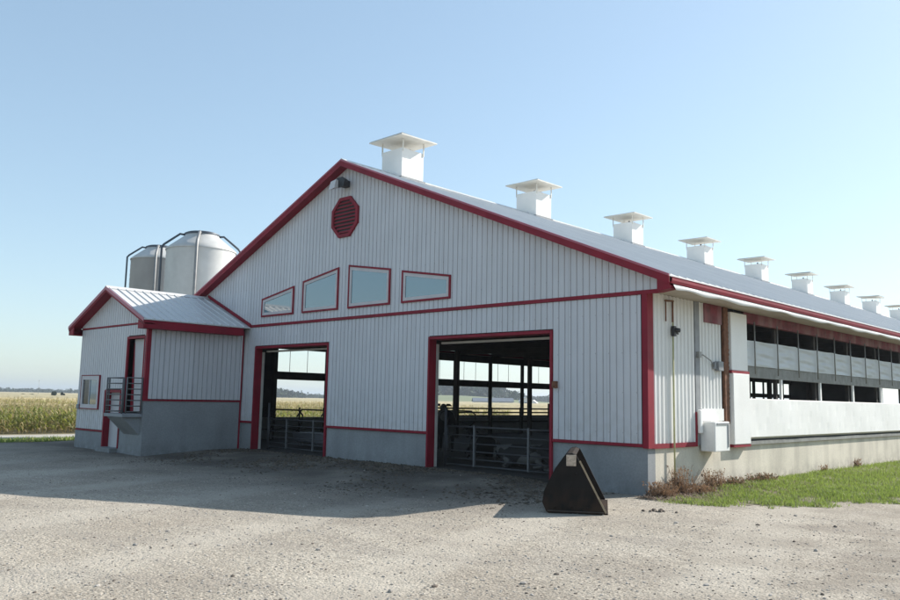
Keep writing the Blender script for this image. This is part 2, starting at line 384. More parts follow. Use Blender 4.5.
# ------------------------------------------------------------------ grass
def leafy(name, col, tcol, **k):
    m = mat(name, col, .6, **k); nt = m.node_tree; N = nt.nodes; b = N['Principled BSDF']; t = N.new('ShaderNodeBsdfTranslucent'); t.inputs['Color'].default_value = (*tcol,1)
    x = N.new('ShaderNodeMixShader'); x.inputs[0].default_value = .45; nt.links.new(b.outputs[0], x.inputs[1]); nt.links.new(t.outputs[0], x.inputs[2]); nt.links.new(x.outputs[0], N['Material Output'].inputs['Surface']); return m
M['blade'] = leafy('grass_blade', (.165,.225,.06), (.28,.37,.07), var=.3, scale=1.3, rand=.4)
M['straw'] = mat('straw_blade', (.36,.32,.15), .7, .2, 2., rand=.3)
def blades(name, P, hmin, hmax, w, label, dry=.1):
    n = len(P); a = rng.random(n)*6.28; h = (hmin+(hmax-hmin)*rng.random(n)**1.6)*(1+.45*np.sin(P[:,0]*4.1+2*np.sin(P[:,1]*2.7))*np.sin(P[:,1]*3.3+P[:,0])); lean = .5*h
    dx = np.cos(a); dy = np.sin(a); b = rng.random(n)*6.28; ww = w*(.6+.8*rng.random(n))
    z0 = H(P[:,0], P[:,1])
    A = np.stack([P[:,0]-dx*ww, P[:,1]-dy*ww, z0], 1); B = np.stack([P[:,0]+dx*ww, P[:,1]+dy*ww, z0], 1)
    mx = P[:,0]+np.cos(b)*lean*.35; my = P[:,1]+np.sin(b)*lean*.35
    C_ = np.stack([mx+dx*ww*.8, my+dy*ww*.8, z0+h*.6], 1); D = np.stack([mx-dx*ww*.8, my-dy*ww*.8, z0+h*.6], 1)
    E_ = np.stack([P[:,0]+np.cos(b)*lean, P[:,1]+np.sin(b)*lean, z0+h], 1)
    V = np.stack([A,B,C_,D,E_,E_+np.array([.001,0,0])], 1).reshape(-1,3); k = np.arange(n)*6
    F = np.concatenate([np.stack([k,k+1,k+2,k+3],1), np.stack([k+3,k+2,k+5,k+4],1)])
    d = (rng.random(n) < dry).astype(int)
    o = np_mesh(name, V, F, [M['blade'], M['straw']], np.concatenate([d,d])); tag(o, label, 'grass', kind='stuff')
def scatter_turf():
    out = []
    for y0, y1, den in ((-.7,4,2100),(4,9,1200),(9,18,600),(18,40,140)):
        x1 = 14; N_ = int((y1-y0)*x1*den); 
        x = rng.random(N_)*x1; y = y0+rng.random(N_)*(y1-y0)
        cl = np.sin(x*7+np.sin(y*5)*2)*np.sin(y*6.3+x*2)+.6*np.sin(x*2.1+y*3.3); edge = grass_edge(y)-x
        bare = sst(3.2, .8, y)*sst(1.1,.3,x)          # dead strip by the corner
        k = (x > .03) & (edge > 0) & (cl > -.55+rng.random(N_)*1.2-1.0*sst(.1,1.6,edge)) & (rng.random(N_) > bare*1.1) & (x < 8+y*.1)
        out.append(np.stack([x[k], y[k]], 1))
    return np.concatenate(out)
blades('grass', scatter_turf(), .03, .10, .005, 'mown green grass growing along the right side wall', .12)
P = np.stack([-26.6+4.4*rng.random(30000), -8+26*rng.random(30000)], 1)
blades('grass_beside_track', P, .04, .18, .012, 'green grass verge between the gravel yard and the track', .15)

# ------------------------------------------------------------------ loose stones (stuff)
def stones():
    ico = bmesh.new(); bmesh.ops.create_icosphere(ico, subdivisions=1, radius=1); ico.verts.ensure_lookup_table()
    V0 = np.array([v.co[:] for v in ico.verts]); F0 = np.array([[v.index for v in f.verts] for f in ico.faces]); ico.free()
    N_ = 46000
    r = 3.5+22*rng.random(N_)**1.35; a = rng.uniform(math.radians(75), math.radians(188), N_)
    x = 7.84+r*np.cos(a); y = -13.54+r*np.sin(a)
    k = (y < -.1) & ~((x < -13.8) & (y > -3.2)) & (x > -27); x, y = x[k], y[k]
    k = x < 30; n = len(x)
    s = .005+.010*rng.random(n)**3; big = rng.random(n) < .006; s[big] = .014+.018*rng.random(big.sum())
    ex = [(8.5,-9.6,.03),(5.6,-9.9,.03),(3.2,-9.2,.035),(5.2,-7.3,.04),(-1.2,-9.2,.035),(2.9,-6.8,.03)]
    x = np.append(x, [e[0] for e in ex]); y = np.append(y, [e[1] for e in ex]); s = np.append(s, [e[2] for e in ex]); n = len(x)
    sc = s[:,None]*np.stack([.7+.8*rng.random(n), .7+.8*rng.random(n), .4+.4*rng.random(n)], 1)
    an = rng.random(n)*6.28; c, sn = np.cos(an)[:,None], np.sin(an)[:,None]
    jit = 1+.25*(rng.random((n,12,1))-.5)
    W = V0[None]*jit*sc[:,None]; X = W[...,0]*c-W[...,1]*sn+x[:,None]; Y = W[...,0]*sn+W[...,1]*c+y[:,None]; Z = W[...,2]+(H(x,y)+s*.15)[:,None]
    V = np.stack([X,Y,Z],2).reshape(-1,3); F = (F0[None]+(np.arange(n)*12)[:,None,None]).reshape(-1,3)
    near = sst(-7,-2.5,y)*sst(.3,-1.5,x); right_ = sst(1.5,4.5,x)*.18; dk = (rng.random(n) < .13+right_+near*.84).astype(int)
    o = np_mesh('gravel_stones', V, F, [M['stone'], M['stone_dk']], np.repeat(dk, len(F0)))
    tag(o, 'loose pale and dark stones scattered over the gravel yard', 'gravel', kind='stuff')
stones()

# ------------------------------------------------------------------ BARN
XL, XR, YB = -18.2, 0., 54.
XA = -9.1; ZR = 8.12; SL = .417; EX = .65           # ridge, pitch, eave overhang
roofz = lambda x: ZR-SL*abs(x-XA)
barn = empty('dairy_barn'); tag(barn, 'long white ribbed metal livestock barn with red trim and two open doorways', 'barn')
DOORS = [(-13.25,-9.67), (-5.82,-2.17)]; DZ = 3.18; PITCH = .1524
CZ = .88                                              # top of the stem wall

def ribbed(mb, axis, base, sgn, a0, a1, zlo, zhi, cuts=(), holes=None, depth=.02, pitch=PITCH, groove=False):
    """vertical box-rib sheet on the plane axis=base, outward sign sgn, from a0 to a1"""
    bp = set([a0, a1, *[c for c in cuts if a0 < c < a1]]); k = math.floor(a0/pitch)
    prof = [(0,0),(.40,0),(.50,1),(.90,1)] if not groove else [(0,0),(.70,0),(.76,1),(.86,1),(.92,0)]
    def off(a):
        t = (a/pitch) % 1
        if groove: return depth*(1 if t < .70 or t > .92 else 1-(t-.70)/.06 if t < .76 else 0 if t < .86 else (t-.86)/.06)
        return depth*(0 if t < .40 else (t-.4)/.1 if t < .5 else 1 if t < .9 else (1-t)/.1)
    while k*pitch < a1:
        for t, _ in prof:
            q = (k+t)*pitch
            if a0 < q < a1: bp.add(q)
        k += 1
    bp = sorted(bp)
    for u, v in zip(bp[:-1], bp[1:]):
        if v-u < 1e-5: continue
        m = (u+v)/2
        spans = [(zlo, None)]
        if holes:
            for h0, h1, hz in holes:
                if h0 < m < h1: spans = [(hz, None)]
        for z0, _ in spans:
            zu, zv = (zhi(u), zhi(v)) if callable(zhi) else (zhi, zhi)
            if min(zu, zv) <= z0: continue
            e = 1e-6
            ou, ov = base+sgn*off(u+e), base+sgn*off(v-e)
            if axis == 1: q = [(u,ou,z0),(v,ov,z0),(v,ov,zv),(u,ou,zu)]
            else: q = [(ou,u,z0),(ov,v,z0),(ov,v,zv),(ou,u,zu)]
            if sgn*(1 if axis == 1 else -1) > 0: q = q[::-1]
            mb.add(q, [(0,1,2,3)])

# front wall: structural core (dark lining inside), stem wall, two bands of siding
core = MB()
for a, b in ((XL, DOORS[0][0]), (DOORS[0][1], DOORS[1][0]), (DOORS[1][1], XR)): core.box(a, b, .0, .26, CZ, DZ)
core.box(XL, XR, .0, .26, DZ, 3.8)
gz = lambda x: roofz(x)-.12
core.prism([(XL,.0,3.8),(XR,.0,3.8),(XR,.0,gz(XR)),(XA,.0,gz(XA)),(XL,.0,gz(XL))], [(XL,.26,3.8),(XR,.26,3.8),(XR,.26,gz(XR)),(XA,.26,gz(XA)),(XL,.26,gz(XL))])
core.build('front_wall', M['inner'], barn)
stem = MB()
for a, b in ((XL, DOORS[0][0]-.0), (DOORS[0][1], DOORS[1][0]), (DOORS[1][1], XR)):
    stem = MB(); stem.box(a, b, -.012, .26, -.3, CZ); stem.build('foundation_wall', M['concrete_dk'], barn)
sd = MB(); ribbed(sd, 1, -.022, -1, XL, XR-.1, CZ+.07, 3.76, cuts=[q for d in DOORS for q in (d[0]-.01, d[1]+.01)], holes=[(d[0], d[1], DZ+.02) for d in DOORS], depth=.024, groove=True)
sd.build('wall_siding', M['siding'], barn)
sd = MB(); ribbed(sd, 1, -.040, -1, XL-.38, XR+.38, 3.84, lambda x: roofz(x)-.16, cuts=[XA], depth=.024, groove=True)
sd.build('gable_siding', M['siding'], barn)
# red trims of the front
tr = MB(); tr.box(XL-.38, XR+.38, -.075, -.02, 3.765, 3.84); tr.build('eave_line_trim', M['red'], barn)
tr = MB()
for a, b in ((DOORS[0][1]+.0, DOORS[1][0]-.0), (DOORS[1][1], -.07), (-13.9, DOORS[0][0])):
    tr = MB(); tr.box(a+.01, b-.01, -.062, -.012, CZ+.01, CZ+.07); tr.build('base_trim', M['red'], barn)
tr = MB(); tr.box(-.07, .05, -.066, -.012, CZ-.01, 3.765); tr.box(.003, .05, -.012, .15, CZ-.01, 3.80); tr.build('corner_trim', M['red'], barn)

# doorway frames with deep reveals
for a, b in DOORS:
    fr = MB()
    fr.box(a-.0, a+.05, -.07, .17, -.05, DZ); fr.box(b-.06, b, -.07, .28, -.05, DZ); fr.box(a+.06, b-.06, -.07, .28, DZ-.07, DZ)
    fo = fr.build('door_frame', M['red'], barn, bevel=.006)
    st = MB(); st.box(a+.03, a+.065, .175, .25, .0, DZ-.16); st.box(b-.16, b-.10, .285, .36, 0, DZ-.16); st.box(a+.10, b-.10, .285, .36, DZ-.16, DZ-.11)
    st.build('door_track', M['post'], fo)
lt = MB(); lt.box(-2.13,-2.03,-.12,-.04,1.98,2.12); lt.tube([(-2.08,-.1,2.05),(-2.0,-.16,1.98)],.015,6); lt.build('door_latch', M['rust'], barn)

# gable windows
def inset(poly, d):
    c = []; n_ = len(poly)
    for i in range(n_):
        p0, p1, p2 = [Vector(poly[(i+k) % n_]) for k in (-1,0,1)]
        e1 = (p1-p0).normalized(); e2 = (p2-p1).normalized(); n1 = Vector((-e1.y,e1.x)); n2 = Vector((-e2.y,e2.x))
        b_ = (n1+n2); b_ = b_/max(b_.dot(n1), .2); c.append(tuple(p1+b_*d))
    return c
def ring(mb, po, pi_, y0, y1):
    n_ = len(po)
    for i in range(n_):
        j = (i+1) % n_
        a = [(po[i][0],y0,po[i][1]),(po[j][0],y0,po[j][1]),(pi_[j][0],y0,pi_[j][1]),(pi_[i][0],y0,pi_[i][1])]
        mb.prism(a, [(q[0],y1,q[2]) for q in a])
WIN = [[(-12.97,4.05),(-11.34,4.05),(-11.34,4.87),(-12.97,4.60)], [(-10.92,4.05),(-9.30,4.05),(-9.30,5.21),(-10.92,4.96)],
       [(-8.88,4.05),(-7.21,4.05),(-7.21,4.97),(-8.88,5.23)], [(-6.78,4.05),(-5.10,4.05),(-5.10,4.61),(-6.78,4.88)]]
WL = ['lowest slanted gable window, at the left end of the four', 'slanted gable window rising to the right', 'tallest slanted gable window, falling to the right', 'flattest gable window, at the right end of the four']
for poly, wl in zip(WIN, WL):
    i1 = inset(poly, .05); i2 = inset(i1, .08)
    fr = MB(); ring(fr, poly, i1, -.10, -.03); wo = fr.build('window', M['red'], barn); tag(wo, wl)
    fr = MB(); ring(fr, i1, i2, -.088, -.03); fr.build('window_frame', M['frame'], wo)
    p = MB(); p.prism([(q[0],-.072,q[1]) for q in i2], [(q[0],-.05,q[1]) for q in i2]); p.build('pane', M['glass'], wo)

# octagonal louvre
oc = MB(); R1, R2 = .60, .50; ccx, ccz = -9.12, 6.57
P8 = lambda r: [(ccx+r*math.cos(PI/8+k*PI/4), ccz+r*math.sin(PI/8+k*PI/4)) for k in range(8)]
ring(oc, P8(R1), P8(R2), -.12, -.04); lo = oc.build('octagonal_louvre', M['red'], barn)
sl = MB()
for k in range(9):
    z = ccz-.40+k*.10; dz = abs(z-ccz); hw = .455 if dz < .19 else .455-(dz-.19)
    sl.prism([(ccx-hw,-.115,z-.028),(ccx-hw,-.107,z-.036),(ccx-hw,-.074,z+.018),(ccx-hw,-.082,z+.026)], [(ccx+hw,-.115,z-.028),(ccx+hw,-.107,z-.036),(ccx+hw,-.074,z+.018),(ccx+hw,-.082,z+.026)])
sl.build('louvre_blades', mat('dark_red_louvre', (.24,.010,.020), .6, .1), lo)
bk = MB(); bk.prism([(q[0],-.072,q[1]) for q in P8(R2)], [(q[0],-.044,q[1]) for q in P8(R2)]); bk.build('louvre_backing', M['black'], lo)

# floodlight under the peak
fl = MB(); fl.box(-9.18,-8.98,-.34,-.06,7.38,7.56); fl.prism([(-9.30,-.36,7.34),(-8.90,-.36,7.34),(-8.84,-.36,7.52),(-8.96,-.36,7.62),(-9.20,-.36,7.62)],[(-9.26,-.16,7.40),(-8.92,-.16,7.40),(-8.92,-.16,7.52),(-8.98,-.16,7.58),(-9.18,-.16,7.58)])
fo = fl.build('floodlight', M['black'], barn, bevel=.015)
ln = MB(); ln.prism([(-9.48,-.42,7.30),(-9.12,-.50,7.30),(-9.12,-.44,7.56),(-9.46,-.36,7.56)],[(-9.44,-.36,7.34),(-9.12,-.34,7.34),(-9.12,-.34,7.54),(-9.42,-.34,7.54)]); ln.build('lamp_lens', M['interiordoor'], fo, bevel=.01)

# side and rear walls -------------------------------------------------
stem = MB(); stem.box(-.26, .0, .262, YB, -.3, CZ); stem.build('side_foundation', M['concrete'], barn)
stem = MB(); stem.box(XL, XL+.26, .262, YB, -.5, .92); stem.build('left_foundation', M['concrete_dk'], barn)
rw = MB(); rw.box(XL, -11.2, YB, YB+.26, -.4, 3.8); rw.box(-7.4, XR, YB, YB+.26, -.4, 3.8); rw.box(-11.2, -7.4, YB, YB+.26, 3.3, 3.8); rw.prism([(XL,YB,3.8),(XR,YB,3.8),(XR,YB,gz(XR)),(XA,YB,gz(XA)),(XL,YB,gz(XL))], [(XL,YB+.26,3.8),(XR,YB+.26,3.8),(XR,YB+.26,gz(XR)),(XA,YB+.26,gz(XA)),(XL,YB+.26,gz(XL))]); rw.build('rear_wall', M['inner'], barn)
# right side: ribbed section by the corner
cw = MB(); cw.box(-.2, -.004, .262, 4.25, CZ, 3.8); cw.build('side_wall', M['inner'], barn)
sd = MB(); ribbed(sd, 0, .004, 1, .15, 1.86, CZ+.07, 3.82, depth=.026); ribbed(sd, 0, .004, 1, 2.06, 3.04, CZ+.07, 3.82, depth=.026); sd.build('side_siding', M['siding_side'], barn)
tr = MB(); tr.box(.0, .045, .15, 1.82, CZ-.02, CZ+.07); tr.box(.0, .05, 1.82, 1.87, CZ-.02, 1.55); tr.build('side_base_trim', M['red'], barn)
tr = MB(); tr.box(.0, .03, 1.87, 2.05, CZ, 3.82); tr.build('recess_strip', M['grey'], barn)
tr = MB(); tr.box(.03, .06, 2.25, 3.04, 3.42, 3.82); tr.build('red_header_panel', M['redfade'], barn)
rp = MB(); rp.box(.0, .07, 3.12, 3.33, 1.30, 3.82)
for k in range(26): z_ = 1.35+.095*k; w_ = .02+.03*rng.random(); rp.box(.01, .06, 3.325, 3.33+w_, z_, z_+.05)
rp.build('rusty_post', M['rust'], barn, bevel=.01)
wp = MB(); wp.box(-.02, .10, 3.40, 4.22, 2.46, 3.74); wp.build('upper_white_panel', M['white'], barn, bevel=.01)
for b4 in ((.12,4.25,2.40,2.455),(.13,4.22,.80,.855)):
    tr = MB(); tr.box(-.02, b4[0], 3.36, b4[1], b4[2], b4[3]); tr.build('panel_trim', M['red'], barn)
wp = MB(); wp.box(-.02, .14, 3.38, 4.20, .86, 2.395); wp.build('lower_white_panel', M['white'], barn, bevel=.01)
# white intake box hung on the wall
ub = MB(); ub.box(.03, .35, 2.02, 2.68, .76, 1.36); uo = ub.build('intake_box', M['white'], barn, bevel=.015)
f = MB(); f.box(.03,.06,2.05,3.05,1.37,1.62); f.build('backing_plate', M['white'], uo)
f = MB(); f.box(.35,.365,2.10,2.62,1.30,1.335); f.box(.35,.365,2.585,2.62,.84,1.30); f.build('door_lip', M['grey'], uo)
f = MB(); f.box(.05,.12,1.86,1.98,1.12,1.60); f.build('side_baffle', M['white'], barn, bevel=.02)
# gas pipe, regulator, small boxes
gp = MB(); gp.tube([(.075,.86,.02),(.075,.86,1.2),(.072,.87,3.3)], .017, 8); po = gp.build('yellow_gas_pipe', M['yellow'], barn)
v = MB(); v.tube([(.07,.87,3.3),(.07,.87,3.72)], .02, 8); v.tube([(.06,.62,3.3),(.06,.62,3.72)], .014, 8); v.tube([(.07,.58,3.70),(.07,.9,3.72)], .02, 6); v.build('rusty_pipe_end', M['rust'], po)
v = MB(); v.lathe([(.0,-.05),(.07,-.04),(.085,0),(.07,.04),(0,.05)], (.12,.92,3.14), 14); v.box(.06,.13,.82,.90,3.02,3.22); v.tube([(.1,.9,3.1),(.1,1.02,3.08)],.02,8); v.build('pressure_regulator', M['black'], po)
v = MB(); v.box(.04,.10,.80,.93,.02,.30); v.build('shutoff_valve', M['black'], po, bevel=.01)
ob = MB(); ob.box(.03,.13,2.72,2.95,2.42,2.62); ob.box(.03,.09,2.62,2.70,2.45,2.60); ob.build('outlet_box', M['grey'], barn, bevel=.01)
ob = MB(); ob.tube([(.05,1.95,2.70),(.10,2.05,2.72),(.10,2.4,2.62),(.05,2.62,2.52)], .012, 6); ob.box(.03,.10,1.9,2.0,2.66,2.78); ob.build('conduit', M['rod'], barn)

# open curtain side (both sides share the layout)
def curtain_side(x, s, y0, y1, posts, rods, lowz, full):
    """x: wall plane, s: outward sign"""
    if full:
        b_ = MB(); b_.box(*sorted((x-s*.10, x+s*.02)), y0, y1, 3.58, 3.82)
        b_.build('side_valance', M['redfade'], barn)
    else:
        b_ = MB(); b_.box(*sorted((x, x-s*.2)), y0, y1, 3.50, 3.82); b_.build('top_plate', M['wood'], barn)
    b_ = MB(); b_.box(*sorted((x-s*.12, x-s*.0)), y0, y1, 2.34, 2.60 if full else 2.64); b_.build('side_rail_beam', M['beam'] if full else M['wood'], barn)
    for q in posts: 
        hw_ = .06 if full else .105; b_ = MB(); b_.box(*sorted((x-s*.20, x-s*.13)), q-hw_, q+hw_, CZ, 3.80); 
        b_.build('side_post', M['wood'], barn)
        if full: b_ = MB(); b_.box(-.05, -.0, q-.045, q+.045, lowz-.02, 2.34); b_.build('opening_post', M['white'], barn)
rodsR = [4.68+1.315*k for k in range(37)]
postsR = [6.38+2.63*k for k in range(18)]
curtain_side(0, 1, 4.26, YB, postsR, None, 1.86, True)
postsL = [3.9+2.48*k for k in range(20)]
curtain_side(XL, -1, .262, YB, postsL, None, .95, False)
# left side: solid end bay behind the annex
b_ = MB(); b_.box(XL, XL+.12, .262, 3.84, .92, 3.80); b_.build('left_end_wall', M['inner'], barn)
for k in range(48):                                     # curtain guide rods on the near side
    if k < len(rodsR):
        b_ = MB(); b_.tube([(.075, rodsR[k], 2.42),(.075, rodsR[k], 3.62)], .017, 6, ); b_.build('curtain_rod', M['rod'], barn)
for q in postsL[:14]:
    for t in (.333,.667):
        b_ = MB(); b_.tube([(XL-.06, q+2.48*t, 2.6),(XL-.06, q+2.48*t, 3.5)], .011, 5); b_.build('curtain_rod', M['rod'], barn)
# hanging translucent curtain, wrinkled between rods
def curtain():
    ys = np.arange(4.27, YB, .05); zs = np.linspace(2.60, 3.19, 26); Y, Z = np.meshgrid(ys, zs)
    ph = (Y-4.68)/1.315; t = ph % 1; k = np.floor(ph)
    rnd = np.sin(k*12.9898)*43758.5453 % 1
    Zt = Z + (Z > 3.15)*(-.012*np.sin(t*PI)+.008*np.sin(k*2.3))
    X = .03+.012*np.sin(Z*24+rnd*6+(3.5+2*rnd)*np.abs(t-.5-.2*rnd))*np.sin(t*PI)+.007*np.sin(Z*47+Y*3+rnd*9)*np.sin(t*PI)+.004*np.sin(Y*9)
    V = np.stack([X.ravel(), Y.ravel(), Zt.ravel()], 1); nx = len(ys); i, j = np.meshgrid(np.arange(nx-1), np.arange(len(zs)-1)); a = (j*nx+i).ravel()
    np_mesh('side_curtain', V, np.stack([a,a+1,a+nx+1,a+nx],1), M['curtain'], smooth=True, parent=barn)
curtain()
# long white insulated panel below the lower opening, with a slight buckle
def lower_panel():
    ys = np.arange(4.27, YB, .15); zs = np.array([.95,1.0,1.15,1.3,1.45,1.6,1.75,1.84,1.86]); Y, Z = np.meshgrid(ys, zs)
    ph = (Y-4.27)/1.315; t = np.abs((ph % 1)-.5)*2; u = (Z-.95)/.9
    X = .105-.006*np.exp(-((t-u*.5-.2)/.06)**2)-.004*np.sin(Y*2.1+Z*3)
    X = np.where((Z <= .951)|(Z >= 1.859), .02, X)
    V = np.stack([X.ravel(), Y.ravel(), Z.ravel()], 1); nx = len(ys); i, j = np.meshgrid(np.arange(nx-1), np.arange(len(zs)-1)); a = (j*nx+i).ravel()
    o = np_mesh('lower_side_panel', V, np.stack([a,a+1,a+nx+1,a+nx],1), M['white'], smooth=False, parent=barn)
lower_panel()
b_ = MB(); b_.box(-.10, .015, 4.27, YB, CZ, 1.86); b_.build('lower_side_wall', M['inner'], barn)
b_ = MB(); b_.box(.0, .06, 4.27, YB, .83, .91); b_.build('sill_ledge', M['beam'], barn)

# roof ---------------------------------------------------------------
def roof_slope(xa, za, xb, zb, y0, y1, m, name, parent, rib=.3048, h=.022, th=.03, w=.035, y0rib=None):
    """sheet from ridge (xa,za) to eave (xb,zb), standing ribs running down the slope"""
    mb = MB(); mb.prism([(xa,y0,za),(xb,y0,zb),(xb,y0,zb-th),(xa,y0,za-th)], [(xa,y1,za),(xb,y1,zb),(xb,y1,zb-th),(xa,y1,za-th)])
    k = 0; y = y0+.05
    while y < y1-.03:
        mb.add([(xa,y-w/2,za+.001),(xa,y+w/2,za+.001),(xa,y+w/4,za+h),(xa,y-w/4,za+h),(xb,y-w/2,zb+.001),(xb,y+w/2,zb+.001),(xb,y+w/4,zb+h),(xb,y-w/4,zb+h)],
               [(0,4,7,3),(3,7,6,2),(2,6,5,1),(4,5,6,7),(0,3,2,1)]); y += rib
    return mb.build(name, m, parent)
OH = -.30
e0, e1 = XL-EX, XR+EX
r1 = roof_slope(XA, ZR, e1, roofz(e1), OH, YB+.5, M['roof'], 'roof', barn)
r2 = roof_slope(XA, ZR, e0, roofz(e0), OH, YB+.5, M['roof'], 'roof', barn)
rc = MB(); rc.prism([(XA-.22,OH-.01,ZR-.07),(XA,OH-.01,ZR+.045),(XA+.22,OH-.01,ZR-.07),(XA,OH-.01,ZR+.02)], [(XA-.22,YB+.5,ZR-.07),(XA,YB+.5,ZR+.045),(XA+.22,YB+.5,ZR-.07),(XA,YB+.5,ZR+.02)])
rc.build('ridge_cap', M['roof_white'], r1)
dk = MB()
dk.prism([(XA,.27,ZR-.045),(e1-.1,.27,roofz(e1-.1)-.045),(e1-.1,.27,roofz(e1-.1)-.07),(XA,.27,ZR-.07)], [(XA,YB,ZR-.045),(e1-.1,YB,roofz(e1-.1)-.045),(e1-.1,YB,roofz(e1-.1)-.07),(XA,YB,ZR-.07)])
dk.prism([(XA,.27,ZR-.045),(e0+.1,.27,roofz(e0+.1)-.045),(e0+.1,.27,roofz(e0+.1)-.07),(XA,.27,ZR-.07)], [(XA,YB,ZR-.045),(e0+.1,YB,roofz(e0+.1)-.045),(e0+.1,YB,roofz(e0+.1)-.07),(XA,YB,ZR-.07)])
dk.build('roof_lining', M['inner'], barn)
# rake boards with red soffit return
rk = MB()
for xe in (e1, e0):
    s = 1 if xe > XA else -1
    for (ya, yb, d0, d1) in ((OH-.02, OH+.02, .032, .175), (OH+.02, -.068, .145, .175)):
        A = [(XA, ZR-d0), (xe, roofz(xe)-d0), (xe, roofz(xe)-d1), (XA, ZR-d1)]
        rk.prism([(q[0],ya,q[1]) for q in A], [(q[0],yb,q[1]) for q in A])
rk.build('rake_board', M['red'], barn)
rk = MB()
for xe in (e1, e0):
    A = [(XA, ZR+.012), (xe, roofz(xe)+.012), (xe, roofz(xe)-.03), (XA, ZR-.03)]
    rk.prism([(q[0],OH-.035,q[1]) for q in A], [(q[0],OH-.021,q[1]) for q in A])
rk.build('rake_flashing', mat('faded_red_flashing', (.42,.10,.14), .5, .1), barn)
for s, xe, xw in ((1, e1, XR), (-1, e0, XL)):
    z = roofz(xe)
    bx = MB(); P5 = [(xw+s*.38,3.765),(xe,3.80),(xe,z-.04),(xw+s*.38,roofz(xw+s*.38)-.04)]
    bx.prism([(q[0],OH+.021,q[1]) for q in P5], [(q[0],-.03,q[1]) for q in P5])
    bx.build('eave_return', M['red'], barn)
    fa = MB(); fa.box(*sorted((xe-s*.03, xe)), OH, YB+.5, 3.86, z-.035); fa.build('eave_fascia', M['red'], barn)
    gu = MB(); pr = [(0,0),(.04,0),(.055,.05),(.055,.10),(.065,.115),(.045,.115),(.045,.05),(.0,.012)]
    gu.prism([(xe+s*a, OH, 3.89+b) for a, b in pr], [(xe+s*a, YB+.5, 3.89+b) for a, b in pr]); gu.build('gutter', M['red'], barn)
    so = MB(); so.box(*sorted((xw+s*.0, xe-s*.031)), -.02, YB+.4, 3.825, 3.855); so.build('soffit', M['soffit'], barn)
# bent white lip hanging under the near fascia
def lip():
    ys = np.arange(-.2, YB, .12); n_ = len(ys)
    lo = 3.775+.014*np.sin(ys*1.7)+.012*np.sin(ys*4.3)-.03*np.exp(-((ys-.9)/.4)**2); ox = .735+.012*np.sin(ys*2.9)
    V = np.concatenate([np.stack([np.full(n_,.665), ys, np.full(n_,3.885)],1), np.stack([ox, ys, lo],1), np.stack([ox-.06, ys, lo+.012],1)])
    a = np.arange(n_-1); F = np.concatenate([np.stack([a,a+n_,a+n_+1,a+1],1), np.stack([a+n_,a+2*n_,a+2*n_+1,a+n_+1],1)])
    np_mesh('fascia_lip', V, F, M['white'], smooth=True, parent=barn)
lip()

# ridge ventilators
def ventilator(y):
    y += rng.normal(0,.02)
    a, c, zt, zc = .43, .705, 8.84, 9.12; x0 = XA
    b_ = MB(); b_.box(x0-a, x0+a, y-a, y+a, ZR-.35, zt); o = b_.build('ventilator', M['white_vent'], barn, bevel=.01)
    tw = rng.normal(0,.012,4)
    f_ = MB(); f_.box(x0-a-.05, x0+a+.05, y-a-.05, y+a+.05, ZR-.36, ZR-.13); f_.build('curb_flashing', M['grey'], o)
    c_ = MB(); c_.prism([(x0-c,y-c,zc),(x0+c,y-c,zc),(x0+c,y+c,zc),(x0-c,y+c,zc)], [(x0-c,y-c,zc+.035),(x0+c,y-c,zc+.035),(x0+c,y+c,zc+.035),(x0-c,y+c,zc+.035)])
    c_.v = [(q[0],q[1],q[2]+tw[0]*(q[0]-x0)*1.5+tw[1]*(q[1]-y)*1.5) for q in c_.v]
    c_.prism([(x0-c+.02,y-c+.02,zc+.036),(x0+c-.02,y-c+.02,zc+.036),(x0+c-.02,y+c-.02,zc+.036),(x0-c+.02,y+c-.02,zc+.036)], [(x0-.1,y-.1,zc+.12),(x0+.1,y-.1,zc+.12),(x0+.1,y+.1,zc+.12),(x0-.1,y+.1,zc+.12)])
    c_.build('ventilator_cap', M['cap'], o)
    for sx in (-1,1):
        for sy in (-1,1):
            p = MB(); p.box(*sorted((x0+sx*(a+.002), x0+sx*(a+.022))), *sorted((y+sy*(a-.04), y+sy*(a+.0))), zt-.10, zc-.002); p.build('cap_post', M['cap'], o)
    m_ = MB(); m_.tube([(x0-.3,y,zt-.05),(x0+.3,y,zt+.02)], .05, 8); m_.tube([(x0+.1,y-.1,zt-.1),(x0+.1,y-.1,zt+.12)], .035, 8); m_.build('damper', M['black'], o)
for k in range(9): ventilator(1.99+6.17*k)

# interior: floor, truss chords, inner posts ---------------------------
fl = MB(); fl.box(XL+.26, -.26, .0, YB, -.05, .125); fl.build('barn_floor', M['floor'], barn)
for k in range(20):
    y = 3.9+2.48*k
    t = MB(); t.box(XL+.26, -.26, y-.04, y+.04, 3.78, 3.98); t.build('truss_chord', M['wood'], barn)
    t = MB()
    t.beam((XL+.2,y,roofz(XL+.2)-.18),(XA,y,ZR-.22),.08,.2); t.beam((-.2,y,roofz(-.2)-.18),(XA,y,ZR-.22),.08,.2)
    t.box(XA-.05,XA+.05,y-.05,y+.05,3.98,ZR-.3); t.beam((XA-4.5,y,3.98),(XA,y,ZR-.5),.07,.14); t.beam((XA+4.5,y,3.98),(XA,y,ZR-.5),.07,.14)
    t.build('truss_web', M['wood'], barn)
for x in (-15.6, -6.4):
    for k in range(0, 19, 2):
        y = 6.38+2.48*k
        if x == -6.4 and k < 2: continue
        t = MB(); t.box(x-.08, x+.08, y-.08, y+.08, .12, 3.78); t.build('inner_post', M['wood'], barn)

